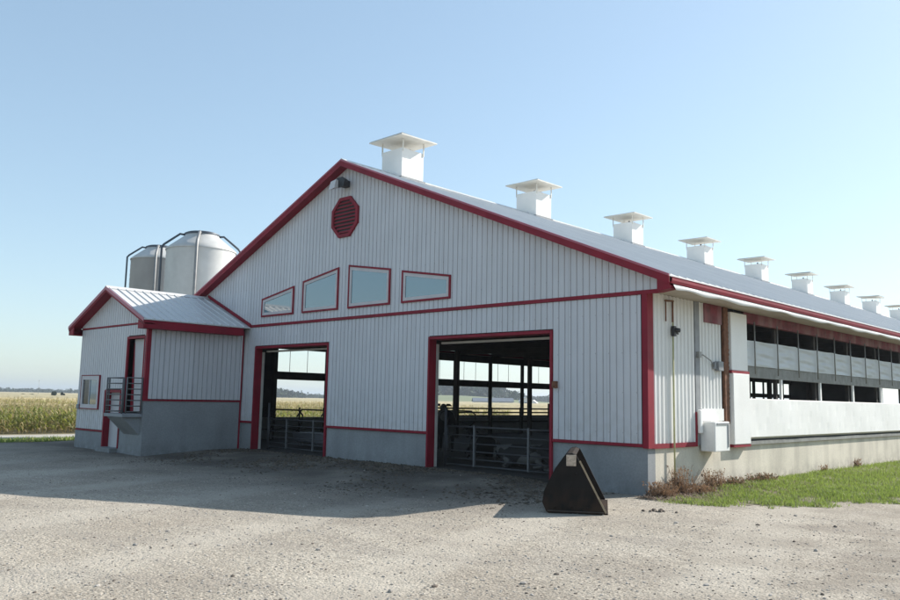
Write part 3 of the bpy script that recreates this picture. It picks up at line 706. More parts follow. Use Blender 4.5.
# ------------------------------------------------------------------ ANNEX
A0, A1, AF = -18.4, -13.9, -3.11; AX = -16.15; AZ = 4.85; AE = .36
az = lambda x: AZ-SL*abs(x-AX)
annex = empty('gabled_annex', (AX, AF, 0)); tag(annex, 'small white gabled annex with raised loading door and concrete base, left of the barn', 'annex')
def front_wall_poly(mb, y0, y1, x0, x1, z0, z1): mb.box(x0, x1, y0, y1, z0, z1)
c = MB()
LD = (-16.36,-15.36, .10, 1.72); UD = (-15.06,-14.05,1.17,3.26)
c.box(A0, LD[0], AF, AF+.2, .53, 3.72); c.box(LD[0], LD[1], AF, AF+.2, LD[3], 3.72); c.box(LD[1], UD[0], AF, AF+.2, 1.14, 3.72)
c.box(UD[0], UD[1], AF, AF+.2, UD[3], 3.72); c.box(UD[1], A1, AF, AF+.2, 1.14, 3.72)
gA = [(A0,3.72),(A1,3.72),(A1,az(A1)-.05),(AX,AZ-.05),(A0,az(A0)-.05)]
c.prism([(q[0],AF,q[1]) for q in gA], [(q[0],AF+.2,q[1]) for q in gA])
c.box(A0, A0+.2, AF+.2, -.03, .53, 3.72); c.box(A1-.2, A1, AF+.2, -.03, 1.5, 3.72)
c.build('annex_wall', M['inner'], annex)
c = MB(); c.box(A0-.02, LD[0], AF-.03, AF+.2, -.4, .53); c.box(LD[1], A1+.02, AF-.03, AF+.2, -.4, 1.14); c.box(A1-.2, A1+.02, AF+.2, -.013, -.4, 1.5); c.box(A1-.2, A1+.02, AF-.028, AF+.2, 1.14, 1.5)
c.box(A0-.02, A0+.2, AF+.2, -.013, -.4, .53); c.box(LD[0], LD[1], AF-.25, AF+.3, -.4, .12); c.build('annex_foundation', M['concrete_dk'], annex)
s_ = MB(); ribbed(s_, 1, AF-.008, -1, A0, A1-.06, .60, lambda x: 3.66, cuts=[LD[0]-.001, LD[1]+.001, UD[0], UD[1]], holes=[(LD[0],LD[1],LD[3]+.1),(UD[0],UD[1],UD[3]+.1),(LD[1],UD[0],1.17),(UD[1],A1,1.17)], depth=.03, groove=True)
ribbed(s_, 1, AF-.016, -1, A0, A1, 3.72, lambda x: az(x)-.09, cuts=[AX], depth=.03, groove=True)
ribbed(s_, 0, A1+.004, 1, AF+.06, -.10, 1.56, 3.66, depth=.036, groove=True); ribbed(s_, 0, A0-.008, -1, AF, 0., .6, 3.66, depth=.016)
s_.build('annex_siding', M['siding'], annex)
t = MB(); t.box(A0, A1+.02, AF-.045, AF-.0, 3.67, 3.73); t.build('eave_line_trim', M['red'], annex)
t = MB(); t.box(A0, LD[0]-.05, AF-.045, AF-.03, .54, .59); t.build('base_trim', M['red'], annex)
t = MB(); t.box(A1, A1+.04, AF+.07, -.12, 1.5, 1.55); t.build('base_trim', M['red'], annex)
t = MB(); t.box(A1, A1+.045, -.12, -.075, .1, 3.66); t.build('corner_trim', M['red'], annex); t = MB()
t.box(A1-.06, A1+.045, AF-.05, AF, 1.5, 3.66); t.box(A1+.0, A1+.045, AF, AF+.07, 1.5, 3.66)
t.build('corner_trim', M['red'], annex)
# roof
for xe in (A0-AE, A1+AE): r_ = roof_slope(AX, AZ, xe, az(xe), AF-.34, -.045, M['roof_white'], 'annex_roof', annex, rib=.26, h=.03, w=.04)
rc = MB(); rc.prism([(AX-.14,AF-.36,AZ-.045),(AX,AF-.36,AZ+.05),(AX+.14,AF-.36,AZ-.045),(AX,AF-.36,AZ+.02)],[(AX-.14,-.045,AZ-.045),(AX,-.045,AZ+.05),(AX+.14,-.045,AZ-.045),(AX,-.045,AZ+.02)]); rc.build('annex_ridge_cap', M['roof_white'], r_)
rk = MB()
for xe in (A0-AE, A1+AE):
    for (ya, yb, d0, d1) in ((AF-.34, AF-.31, .033, .14), (AF-.31, AF-.03, .11, .14)):
        Q = [(AX, AZ-d0), (xe, az(xe)-d0), (xe, az(xe)-d1), (AX, AZ-d1)]
        rk.prism([(q[0],ya,q[1]) for q in Q], [(q[0],yb,q[1]) for q in Q])
    s = 1 if xe > AX else -1; zz = az(xe)
    rk.box(*sorted((xe-s*.02, xe)), AF-.31, -.31, zz-.26, zz-.04)
    rk.box(*sorted((xe-s*.36, xe-s*.021)), AF-.30, -.31, zz-.26, zz-.24)
    rk.prism([(xe-s*.02,AF-.335,zz-.26),(xe-s*.36,AF-.335,zz-.26),(xe-s*.36,AF-.335,zz-.02),(xe-s*.02,AF-.335,zz-.16)], [(xe-s*.02,AF-.305,zz-.26),(xe-s*.36,AF-.305,zz-.26),(xe-s*.36,AF-.305,zz-.02),(xe-s*.02,AF-.305,zz-.16)])
rk.build('annex_fascia', M['red'], annex)
rk = MB()
for xe in (A0-AE, A1+AE):
    Q = [(AX, AZ+.02), (xe, az(xe)+.02), (xe, az(xe)-.075), (AX, AZ-.075)]
    rk.prism([(q[0],AF-.36,q[1]) for q in Q], [(q[0],AF-.345,q[1]) for q in Q])
rk.build('annex_rake_flashing', mat('pale_red_flashing', (.42,.16,.20), .5, .1), annex)
fl = MB(); fl.beam((AX,-.075,AZ+.07),(A1+AE,-.075,az(A1+AE)+.07),.05,.09); fl.build('roof_flashing', M['red'], annex)
# annex window
P4 = [(-18.12,1.20),(-16.78,1.20),(-16.78,2.24),(-18.12,2.24)]
i1 = inset(P4, .025); i2 = inset(i1, .12)
w = MB(); ring(w, P4, i1, AF-.085, AF-.01); wo = w.build('window', M['red'], annex)
w = MB(); ring(w, i1, i2, AF-.078, AF-.01); xm = -17.50; w.box(xm-.02, xm+.02, AF-.07, AF-.01, i2[0][1], i2[2][1]); w.build('window_frame', M['frame'], wo)
w = MB(); w.box(i2[0][0], xm-.02, AF-.050, AF-.012, i2[0][1], i2[2][1]); w.build('dark_pane', mat('dark_opening', (.03,.035,.04), .15, .1), wo)
w = MB(); w.box(xm+.02, i2[1][0], AF-.052, AF-.012, i2[0][1], i2[2][1]); w.build('pane', M['glass'], wo)
w = MB(); w.box(-18.30,-18.12,AF-.12,AF-.02,1.20,1.34); w.build('hose_tap', M['grey'], annex, bevel=.02)
# lower doorway
d = MB(); d.box(LD[0]-.05, LD[0]+.02, AF-.055, AF+.38, .1, LD[3]+.06); d.box(LD[1], LD[1]+.06, AF-.055, AF+.2, .12, LD[3]+.08); d.box(LD[0], LD[1], AF-.055, AF+.2, LD[3], LD[3]+.08)
do = d.build('lower_door_frame', M['red'], annex)
d = MB(); d.box(LD[0]+.02, LD[1], AF+.13, AF+.17, .12, LD[3]); dd = d.build('lower_door', M['interiordoor'], annex)
d = MB(); d.box(LD[1]-.16, LD[1]-.11, AF+.09, AF+.13, .85, .95); d.build('handle', M['black'], dd)
# upper doorway and door set back in red reveal
d = MB(); d.box(UD[0]-.07, UD[0], AF-.055, AF+.33, UD[2], UD[3]+.07); d.box(UD[1], UD[1]+.05, AF-.055, AF+.2, UD[2], UD[3]+.07); d.box(UD[0], UD[1], AF-.055, AF+.2, UD[3], UD[3]+.07)
d.build('upper_door_frame', M['red'], annex)
d = MB(); d.box(UD[0]+.12, UD[1], AF+.10, AF+.14, UD[2], UD[3]); dd = d.build('upper_door', M['interiordoor'], annex)
d = MB(); d.prism([(UD[0]+.12,AF+.085,UD[2]),(UD[0]+.30,AF+.085,UD[2]),(UD[0]+.14,AF+.085,UD[3]-.1),(UD[0]+.12,AF+.085,UD[3]-.1)],[(UD[0]+.12,AF+.098,UD[2]),(UD[0]+.30,AF+.098,UD[2]),(UD[0]+.14,AF+.098,UD[3]-.1),(UD[0]+.12,AF+.098,UD[3]-.1)]); d.build('red_edge_strip', M['red'], dd)
# platform with rails
PX0, PX1, PY = -15.10, -13.92, AF-.60
p = MB(); p.box(PX0, PX1, PY, AF-.03, 1.05, 1.14); po = p.build('loading_platform', M['grey'], annex, bevel=.008)
p = MB(); p.prism([(PX0+.1,PY+.05,1.05),(PX0+.1,AF-.03,1.05),(PX0+.1,AF-.03,.55)],[(PX1-.1,PY+.05,1.05),(PX1-.1,AF-.03,1.05),(PX1-.1,AF-.03,.55)]); p.build('platform_bracket', M['concrete_dk'], po)
def rail_panel(p0, p1):
    r = MB(); p0 = Vector(p0); p1 = Vector(p1)
    for q in (p0, p1): r.tube([q, q+Vector((0,0,1.0))], .022, 8)
    for k in range(7): z = Vector((0,0,.06+k*.155)); r.tube([p0+z, p1+z], .016, 6)
    r.build('railing', M['gate2'], po)
rail_panel((PX0+.04,PY+.04,1.14), (PX1-.14,PY+.04,1.14)); rail_panel((PX1-.03,PY+.10,1.14), (PX1-.03,AF-.07,1.14))
rail_panel((PX0+.03,PY+.10,1.14), (PX0+.03,AF-.07,1.14))

# ------------------------------------------------------------------ FEED BINS
M['bin2'] = mat('dusty_brown_bin_metal', (.36,.335,.31), .6, .08, .9, streak=.3, dirtcol=(.26,.24,.22))
def feed_bin(x, y, ze, zt, label, bm='bin', grp='feed bins behind the annex'):
    o = empty('feed_bin', (x,y,0)); tag(o, label, 'feed bin', grp); R = 1.27
    b_ = MB(); prof = [(R,3.0)]
    for k in range(1, 46): prof.append((R+(.006 if k % 2 else -.003), 3.0+(ze-3.0)*k/46))
    prof.append((R,ze)); b_.lathe(prof, (x,y,0), 48); b_.build('bin_body', M[bm], o)
    b_ = MB(); b_.lathe([(R+.03,ze-.03),(R+.03,ze+.02),(1.12,ze+.17),(.88,ze+.36),(.66,zt-.14),(.60,zt-.05)], (x,y,0), 48); ro = b_.build('bin_roof', M['bin'], o)
    b_ = MB(); b_.lathe([(.62,zt-.10),(.66,zt-.02),(.55,zt+.03),(0,zt+.05)], (x,y,0), 32); b_.build('fill_lid', M['rail'], ro)
    b_ = MB(); b_.lathe([(R,3.0),(.3,1.2),(.3,1.0),(0,1.0)], (x,y,0), 32); b_.build('hopper', M['bin'], o)
    for k in range(6):
        a = k*PI/3+.3; c_, s_ = math.cos(a), math.sin(a)
        p = MB(); p.tube([(x+(R+.05)*c_, y+(R+.05)*s_, -.4), (x+(R+.05)*c_, y+(R+.05)*s_, 4.2)], .06, 8); p.build('leg', M['galv'], o)
    def pipe(a, name, m, r, zb=.3):
        c_, s_ = math.cos(a), math.sin(a)
        p = MB(); p.tube([(x+(R+.16)*c_, y+(R+.16)*s_, zb), (x+(R+.16)*c_, y+(R+.16)*s_, ze+.08), (x+(R+.08)*c_, y+(R+.08)*s_, ze+.18), (x+.80*c_, y+.80*s_, zt-.06), (x+.62*c_, y+.62*s_, zt-.08)], r, 10)
        p.build(name, m, o)
    return pipe
# camera azimuth seen from the bins is about -0.49 rad; pipes on left, centre and right
def add_pipes(x, y, pipe):
    ac = math.atan2(-13.54-y, 7.84-x)
    pipe(ac-1.52, 'fill_pipe', M['rail'], .042); pipe(ac-.12, 'fill_pipe', M['galv'], .055); pipe(ac+1.50, 'fill_pipe', M['rail'], .042)
p_ = feed_bin(-20.02, 1.69, 7.12, 7.80, 'pale grey round feed bin nearer the barn roof, brightly lit on its right side'); add_pipes(-20.02, 1.69, p_)
p_ = feed_bin(-28.28, 4.08, 7.95, 8.62, 'darker dusty round feed bin standing farther left, above the annex ridge', 'bin2'); add_pipes(-28.28, 4.08, p_)

# ------------------------------------------------------------------ GATES
def gate(x0, x1, y, z0, z1, rails, ups, label):
    o = empty('pipe_gate', ((x0+x1)/2, y, .13)); tag(o, label, 'gate', 'pipe gates across the doorways')
    f_ = MB(); f_.tube([(x0,y,z0),(x1,y,z0)], .022, 8); f_.tube([(x0,y,z1),(x1,y,z1)], .022, 8); f_.tube([(x0,y,z0),(x0,y,z1)], .022, 8); f_.tube([(x1,y,z0),(x1,y,z1)], .022, 8)
    f_.build('gate_frame', M['gate'], o)
    for k in range(1, rails): r = MB(); z = z0+(z1-z0)*(k/rails)**1.1; r.tube([(x0,y,z),(x1,y,z)], .016, 6); r.build('rail', M['gate'], o)
    for u in ups: r = MB(); r.box(u-.022,u+.022,y-.026,y+.026,z0-.02,z1+.04); r.build('upright', M['gate2'], o)
    r = MB(); r.tube([(x0-.05,y,.12),(x0-.05,y,1.5)], .035, 8); r.build('hinge_post', M['gate'], o)
gate(-5.62, -2.30, .44, .20, 1.08, 5, (-4.74,-3.16), 'five rail metal pipe gate across the right doorway')
gate(-13.05, -9.80, .44, .20, 1.02, 5, (-12.15,-10.86), 'metal pipe gate across the left doorway next to the annex')

# pen fence along the far side and free-stall dividers ----------------
o = empty('pen_fence', (-17.3, 20, .12)); tag(o, 'dark plank pen fence along the far open side, seen through the right doorway', 'fence')
for z in (.72,.98,1.14,1.32):
    r = MB(); r.box(-17.34,-17.28, 10.5, 40, z-.035, z+.035); r.build('rail', M['wood'], o)
for k in range(13):
    y = 10.8+2.3*k; r = MB(); r.box(-17.28,-17.16, y-.07, y+.07, .12, 1.38+(.22 if k % 3 == 1 else .0)); r.build('post', M['wood'], o)
proto = None
for k in range(10):
    y = 2.6+1.15*k
    if proto is None:
        proto = empty('stall_divider', (-17.0, y, .12)); r = MB()
        r.tube([(-17.9,y,.95),(-17.6,y,1.22),(-16.2,y,1.22),(-15.95,y,1.05),(-15.98,y,.75),(-16.3,y,.55),(-17.2,y,.55),(-17.9,y,.40)], .03, 8)
        r.tube([(-17.75,y,.12),(-17.75,y,1.30)], .035, 8); r.build('divider_loop', M['wood'], proto); oo = proto
    else: oo = copy_tree(proto); oo.location = (-17.0, y, .12)
    tag(oo, 'curved dark pipe stall divider seen inside the left doorway', 'stall divider', 'free stall dividers along the far side')
tro = MB(); tro.prism([(-14.2,2.2,.25),(-12.2,2.2,.25),(-12.15,2.1,.55),(-14.25,2.1,.55)], [(-14.2,2.7,.25),(-12.2,2.7,.25),(-12.15,2.8,.55),(-14.25,2.8,.55)]); tro.box(-14.1,-13.9,2.3,2.6,.12,.25); tro.box(-12.5,-12.3,2.3,2.6,.12,.25)
o = tro.build('feed_trough', mat('pale_trough_plastic', (.22,.22,.24), .6, .1), None, bevel=.02, loc=(-13.2,2.45,.12)); tag(o, 'pale low feed trough behind the gate in the left doorway', 'trough')

# ------------------------------------------------------------------ COWS
def hide_mat():
    m = mat('holstein_hide', (.5,.5,.5), .8, 0); nt = m.node_tree; N = nt.nodes; L = nt.links; b = N['Principled BSDF']
    tc = N.new('ShaderNodeTexCoord'); n1 = N.new('ShaderNodeTexNoise'); n1.inputs['Scale'].default_value = 1.7; n1.inputs['Detail'].default_value = 1.5
    L.new(tc.outputs['Object'], n1.inputs['Vector']); r = N.new('ShaderNodeValToRGB'); r.color_ramp.elements[0].position = .50; r.color_ramp.elements[1].position = .53
    r.color_ramp.elements[0].color = (.018,.016,.015,1); r.color_ramp.elements[1].color = (.13,.125,.115,1)
    L.new(n1.outputs['Fac'], r.inputs[0]); L.new(r.outputs[0], b.inputs['Base Color']); return m
M['hide'] = hide_mat(); M['eye'] = mat('dark_eye', (.01,.01,.01), .1, 0); M['ear'] = mat('dark_ear', (.03,.027,.025), .8, .1)
def cow_mesh(lying):
    V = []; R_ = []; E = []
    def v(p, r, par=None):
        V.append(p); R_.append(r if isinstance(r, tuple) else (r, r)); i = len(V)-1
        if par is not None: E.append((par, i))
        return i
    zb = .42 if lying else 1.02
    pel = v((-.55,0,zb+.06), (.27,.30)); mid = v((-.05,0,zb), (.33,.34), pel); ch = v((.45,0,zb+.02), (.28,.34), mid)
    sh = v((.68,0,zb+.10), (.20,.26), ch); rump = v((-.85,0,zb+.12), (.20,.22), pel)
    nk = v((.95,.0,zb+.28), (.12,.16), sh); pl = v((1.12,.02,zb+.42), (.11,.13), nk)
    hd = v((1.30,.03,zb+.36), (.105,.12), pl); mz = v((1.48,.04,zb+.24), (.075,.08), hd); v((1.58,.04,zb+.17), (.065,.06), mz)
    t1 = v((-1.0,0,zb+.14), .05, rump); t2 = v((-1.04,.03,zb-.15), .025, t1); v((-1.03,.05,max(.12,zb-.5)), .04, t2)
    for s in (-1,1):
        if lying:
            a = v((.60,s*.24,.28), .11, ch); b_ = v((.86,s*.28,.12), .065, a); c_ = v((.66,s*.30,.07), .045, b_); v((.50,s*.30,.06), .05, c_)
            a = v((-.45,s*.30,.28), .16, pel); b_ = v((-.12,s*.42,.14), .085, a); c_ = v((-.52,s*.46,.08), .05, b_); v((-.20,s*.52,.06), .05, c_)
        else:
            a = v((.55,s*.17,.78), .12, ch); b_ = v((.56,s*.17,.42), .062, a); c_ = v((.56,s*.17,.12), .042, b_); v((.60,s*.17,.04), .055, c_)
            a = v((-.60,s*.18,.82), .16, pel); b_ = v((-.52,s*.18,.62), .10, a); c_ = v((-.76,s*.18,.42), .06, b_); d_ = v((-.70,s*.18,.12), .042, c_); v((-.66,s*.18,.04), .055, d_)
    me = bpy.data.meshes.new('cow_body'); me.from_pydata(V, E, []); ob = bpy.data.objects.new('cow_body', me); COL.objects.link(ob)
    sk = ob.modifiers.new('skin', 'SKIN'); sub = ob.modifiers.new('sub', 'SUBSURF'); sub.levels = 2; sub.render_levels = 2
    for i, r in enumerate(R_): me.skin_vertices[0].data[i].radius = r
    me.skin_vertices[0].data[0].use_root = True
    dg = bpy.context.evaluated_depsgraph_get(); ev = ob.evaluated_get(dg); m2 = bpy.data.meshes.new_from_object(ev)
    bpy.data.objects.remove(ob); m2.materials.clear(); m2.materials.append(M['hide'])
    for p in m2.polygons: p.use_smooth = True
    return m2, zb
CM = {k: cow_mesh(k) for k in (True, False)}
def cow(x, y, rz, lying, label, s=1.):
    me, zb = CM[lying]; e = empty('cow', (x,y,.125), rz); e.scale = (s,s,s); tag(e, label, 'cow', 'black and white cattle in the pens')
    b_ = bpy.data.objects.new('cow_body', me); COL.objects.link(b_); b_.parent = e
    for sy in (-1,1):
        q = bpy.data.meshes.new('ear'); cy = .03+sy*.10
        q.from_pydata([(1.17,cy,zb+.50),(1.22,cy,zb+.42),(1.14,cy+sy*.20,zb+.42),(1.13,cy+sy*.12,zb+.50),(1.13,cy+sy*.02,zb+.46)], [], [(0,1,2,3),(0,4,1),(4,2,1),(4,3,2),(0,3,4)]); q.materials.append(M['ear'])
        oo = bpy.data.objects.new('ear', q); COL.objects.link(oo); oo.parent = e
        mb = MB(); mb.lathe([(0,-.022),(.018,-.012),(.022,0),(.018,.012),(0,.022)], (1.34,.03+sy*.095,zb+.40), 10)
        eo = mb.build('eye', M['eye'])
        eo.parent = e
cow(-2.95, 1.55, math.radians(200), True, 'small black and white cow lying behind the gate, right end of the right doorway', .62)
cow(-4.35, 1.75, math.radians(10), True, 'black and white cow lying behind the middle of the right gate', .75)
cow(-6.7, 3.0, math.radians(150), True, 'black and white cow lying deep behind the left part of the right gate', .9)
cow(-9.5, 4.4, math.radians(137), False, 'dark cow standing deep in the pen at the left edge of the right doorway', .95)
cow(-15.0, 6.0, math.radians(100), False, 'dark cow standing among the stall dividers inside the left doorway', .85)

# ------------------------------------------------------------------ LOADER BUCKET
bk = empty('loader_bucket', (.5,-3.06,0), math.radians(33)); tag(bk, 'worn black loader bucket standing on the gravel before the right doorway', 'bucket')
# local x = width of the end plate, local y = bucket length (away from the viewer)
prof = [(-.44,.02),(-.50,.16),(-.47,.34),(-.30,.68),(-.17,.86),(-.12,.905),(-.04,.915),(.02,.89),(.06,.82),(.46,.03),(.43,.0),(-.40,.0)]
def plate(y0, y1, grow=0):
    m_ = MB(); m_.prism([(x,y0,z) for x, z in prof], [(x,y1,z) for x, z in prof]); return m_
def bparent(o): o.parent = bk; return o
bparent(plate(0,.03).build('end_plate', M['bucket'], None, bevel=.008)); bparent(plate(1.87,1.90).build('end_plate', M['bucket'], None, bevel=.008))
m_ = MB(); q = prof[-1:]+prof[:8]
for (x0,z0),(x1,z1) in zip(q[:-1], q[1:]):
    d = Vector((x1-x0,z1-z0)).normalized(); nx, nz = d.y*.02, -d.x*.02
    m_.prism([(x0,.03,z0),(x1,.03,z1),(x1+nx,.03,z1+nz),(x0+nx,.03,z0+nz)],[(x0,1.87,z0),(x1,1.87,z1),(x1+nx,1.87,z1+nz),(x0+nx,1.87,z0+nz)])
bparent(m_.build('bucket_shell', M['bucket'])); m_ = MB(); m_.box(-.40,.44,.03,1.87,.002,.022); bparent(m_.build('bucket_floor', M['bucket']))
m_ = MB(); m_.beam((.075,-.012,.80),(.47,-.012,.03),.025,.014,(0,1,0)); bparent(m_.build('cutting_edge', M['edge']))
m_ = MB(); m_.beam((.02,1.1,.96),(.50,1.1,.02),2.1,.012,(0,1,0)) if False else m_.box(.40,.50,.03,1.87,.0,.02); bparent(m_.build('lower_lip', M['bucket']))
m_ = MB(); m_.box(-.13,.02,-.012,-.002,.72,.89); bparent(m_.build('pale_plate', M['patch'], None, bevel=.01))  # pale beige patch near the top of the end plate
m_ = MB(); m_.beam((-.42,-.006,.035),(.44,-.006,.035),.012,.05,(0,1,0)); bparent(m_.build('wear_strip', M['edge2']))
for x, z in ((-.30,.09),(-.05,.09),(.2,.09),(.02,.6)):
    m_ = MB(); m_.tube([(x,.0,z),(x,-.018,z)], .02, 8); bparent(m_.build('bolt', M['bucket']))
# ------------------------------------------------------------------ WEEDS
M['deadweed'] = leafy('dead_brown_weed', (.22,.14,.085), (.24,.15,.09), var=.3, scale=6., rand=.4)
M['weedleaf'] = mat('weed_leaf', (.10,.14,.035), .7, .3, 6., rand=.3)
def weed(x, y, r, h, n_, label, green=.0):
    V = []; F = []; mi = []
    for k in range(n_):
        a = rng.random()*6.28; rr = r*rng.random()**.7; px, py = x+rr*math.cos(a)*.6, y+rr*math.sin(a); 
        if px < .03: px = .03+abs(px-.03)*.3
        hh = h*(.35+.65*rng.random()); lx, ly = rng.normal(0,.25)*hh, rng.normal(0,.25)*hh; pts = []
        lx = abs(lx) if px < .12 else lx
        z = float(H(px,py))-.01; w_ = .003
        for s in range(4): t = s/3; pts.append((px+lx*t+rng.normal(0,.012), py+ly*t+rng.normal(0,.012), z+hh*t*(1-.1*t)))
        for s in range(3):
            n0 = len(V); p, q_ = pts[s], pts[s+1]; c_, s_ = math.cos(a)*w_, math.sin(a)*w_
            V += [(p[0]-c_,p[1]-s_,p[2]),(p[0]+c_,p[1]+s_,p[2]),(q_[0]+c_,q_[1]+s_,q_[2]),(q_[0]-c_,q_[1]-s_,q_[2])]; F.append((n0,n0+1,n0+2,n0+3)); mi.append(0)
        g_ = 1 if rng.random() < green else 0
        for l in range(7):
            t = rng.random(); i = min(2,int(t*3)); p = np.array(pts[i])*(1-(t*3-i))+np.array(pts[i+1])*(t*3-i); s_ = .012+.02*rng.random(); d1 = rng.normal(0,1,3); d1 /= np.linalg.norm(d1); d2 = rng.normal(0,1,3); d2 /= np.linalg.norm(d2)
            n0 = len(V); V += [tuple(p), tuple(p+d1*s_), tuple(p+d1*s_*1.6+d2*s_*.5), tuple(p+d2*s_*.9)]; F.append((n0,n0+1,n0+2,n0+3)); mi.append(g_)
    V = np.array(V); o = np_mesh('dead_weed', V-np.array([x,y,0]), F, [M['deadweed'], M['weedleaf']], mi); o.location = (x,y,0)
    tag(o, label, 'weed', 'dead weeds along the side wall')
weed(.22,.15,.42,.34,220,'tangled brown dead weed clump hugging the front corner of the stem wall')
weed(.20,.85,.25,.62,120,'tall thin dead weed standing at the foot of the yellow gas pipe')
weed(.35,1.15,.50,.22,240,'low flattened brown weed litter between the gas pipe and the intake box')
weed(.20,2.15,.28,.48,130,'upright reddish dead weeds under the white intake box')
weed(.30,2.9,.35,.25,150,'small brown weed tuft at the near edge of the green grass', .25)
weed(.35,4.2,.45,.24,240,'low rounded brown weed mound in the grass past the white panels', .35)
weed(.14,11.2,.16,.34,60,'single dark dead weed against the wall halfway along the grass')
weed(.14,8.6,.14,.26,40,'tiny dark weed at the wall foot between mound and farther weed')
M['litter'] = mat('dead_plant_litter', (.24,.175,.125), .95, .3, 8., rand=.4)
def litter():
    n_ = 14000; y = -.5+5.2*rng.random(n_); x = .03+np.abs(rng.normal(0,.55,n_)); k = (x < grass_edge(y)+.1); x, y = x[k], y[k]; n_ = len(x)
    a = rng.random(n_)*6.28; L_ = .02+.05*rng.random(n_); w_ = .003+.003*rng.random(n_); z = H(x,y)+.008+.03*rng.random(n_)
    c_, s_ = np.cos(a), np.sin(a); tl = rng.normal(0,.3,n_)*L_
    V = np.stack([np.stack([x-s_*w_,y+c_*w_,z],1), np.stack([x+s_*w_,y-c_*w_,z],1), np.stack([x+c_*L_+s_*w_,y+s_*L_-c_*w_,z+np.abs(tl)],1), np.stack([x+c_*L_-s_*w_,y+s_*L_+c_*w_,z+np.abs(tl)],1)],1).reshape(-1,3)
    o = np_mesh('plant_litter', V, np.arange(n_*4).reshape(-1,4), M['litter']); tag(o, 'brown dead plant litter strewn at the foot of the wall', 'litter', kind='stuff')
litter()
M['manure'] = mat('dried_manure_straw', (.085,.066,.046), .95, .3, 8., rand=.5)
def muck():
    n_ = 13000; x = rng.uniform(-14, -.6, n_); y = -.05-5.0*rng.random(n_)**2.2; k = ((x > -13.6) & (np.sin(x*1.7+y)*.4+np.sin(x*.8-y*1.3)*.4+rng.random(n_) > .35-.1*y)); x, y = x[k], y[k]; n_ = len(x)
    a = rng.random(n_)*6.28; L_ = (.012+.045*rng.random(n_)**2)*sst(-6.5,-1.5,y); w_ = .25+.6*rng.random(n_); z = H(x,y)
    P_ = []
    for (u, v_, h_) in ((-1,-1,0),(1,-1,0),(1,1,0),(-1,1,0),(0,0,1)):
        uu = u*L_*(.8+.4*rng.random(n_)); vv = v_*L_*w_; P_.append(np.stack([x+uu*np.cos(a)-vv*np.sin(a), y+uu*np.sin(a)+vv*np.cos(a), z+h_*L_*(.3+.5*rng.random(n_))],1))
    V = np.stack(P_,1).reshape(-1,3); b = np.arange(n_)[:,None]*5
    F = np.concatenate([b+np.array([0,1,4]), b+np.array([1,2,4]), b+np.array([2,3,4]), b+np.array([3,0,4])])
    tag(np_mesh('manure_and_straw', V, F, M['manure']), 'trampled manure and straw crumbs spread before the doorways', 'muck', kind='stuff')
muck()
cl = MB()
for k in range(14):
    a = rng.random()*6.28; x, y, s_ = 1.15+rng.normal(0,.10), -1.75+rng.normal(0,.10), .02+.02*rng.random(); z = float(H(x,y))
    cl.prism([(x-s_,y-s_*.6,z),(x+s_,y-s_*.7,z),(x+s_*.8,y+s_,z),(x-s_*.9,y+s_*.7,z)],[(x-s_*.5,y-s_*.4,z+s_),(x+s_*.6,y-s_*.3,z+s_*.8),(x+s_*.4,y+s_*.5,z+s_*.9),(x-s_*.4,y+s_*.4,z+s_*.7)])
tag(cl.build('soil_clods', M['stone_dk'], None, loc=(1.15,-1.75,0)), 'few dark soil clods lying on gravel right of the bucket', 'clods')

# ------------------------------------------------------------------ DISTANT THINGS
M['tree'] = mat('far_tree_foliage', (.040,.058,.026), .9, .35, .08, rand=.35)
M['trunk'] = mat('bark', (.10,.08,.06), .9, .2, 3.)
M['farwhite'] = mat('far_white_wall', (.72,.72,.72), .7, .03, .5)
M['farroof'] = mat('far_grey_roof', (.16,.18,.21), .7, .08, .5)
def crown(cx, cy, z0, rx, rz, n_, q):
    """leaf clumps through a lumpy crown volume"""
    lob = [(rng.normal(0,.38), rng.normal(0,.38), rng.uniform(-.45,.55), rng.uniform(.4,.65)) for _ in range(7)]
    P_ = []
    for _ in range(n_):
        l = lob[rng.integers(7)]; d = rng.normal(0,1,3); d /= np.linalg.norm(d); r = l[3]*(.75+.3*rng.random())
        P_.append((cx+(l[0]+d[0]*r)*rx, cy+(l[1]+d[1]*r)*rx, z0+rz+(l[2]+d[2]*r)*rz))
    P_ = np.array(P_); n2 = len(P_); a = rng.normal(0,1,(n2,3)); a /= np.linalg.norm(a,axis=1)[:,None]; b = rng.normal(0,1,(n2,3)); b -= (a*b).sum(1)[:,None]*a; b /= np.linalg.norm(b,axis=1)[:,None]
    s_ = q*(.6+.8*rng.random((n2,1)))
    return np.stack([P_-a*s_-b*s_*.4, P_+a*s_-b*s_*.6, P_+a*s_*.7+b*s_, P_-a*s_*.6+b*s_*.8], 1).reshape(-1,3)
Cc = np.array([7.84,-13.54])
def at(az_deg, d): a = math.radians(az_deg); return Cc[0]+d*math.cos(a), Cc[1]+d*math.sin(a)
def az_px(px):   # azimuth (deg, from +X) of a column of the photograph, used only to read off bearings
    return 90+math.degrees(.766)-math.degrees(math.atan((px-450)/805.6)/1.0)
def wood(name, segs, label):
    VV = []
    for p0, p1, d, h0, h1, step in segs:
        p = p0
        while p < p1:
            t = (p-p0)/(p1-p0); h = (h0+(h1-h0)*t)*(.75+.4*rng.random()); dd = d*(1+.06*rng.normal())
            x, y = at(az_px(p), dd); VV.append(crown(x, y, -.5, h*.55, h*.5, 150, h*.085)); p += step*(.6+.8*rng.random())
    V = np.concatenate(VV); o = np_mesh(name, V, np.arange(len(V)).reshape(-1,4), M['tree']); tag(o, label, 'trees', kind='stuff')
wood('far_woodland', [(-60,100,1000,6.2,5.6,1.4),(100,240,1000,8,8,2)], 'thin blue line of far trees across the horizon left of the annex')
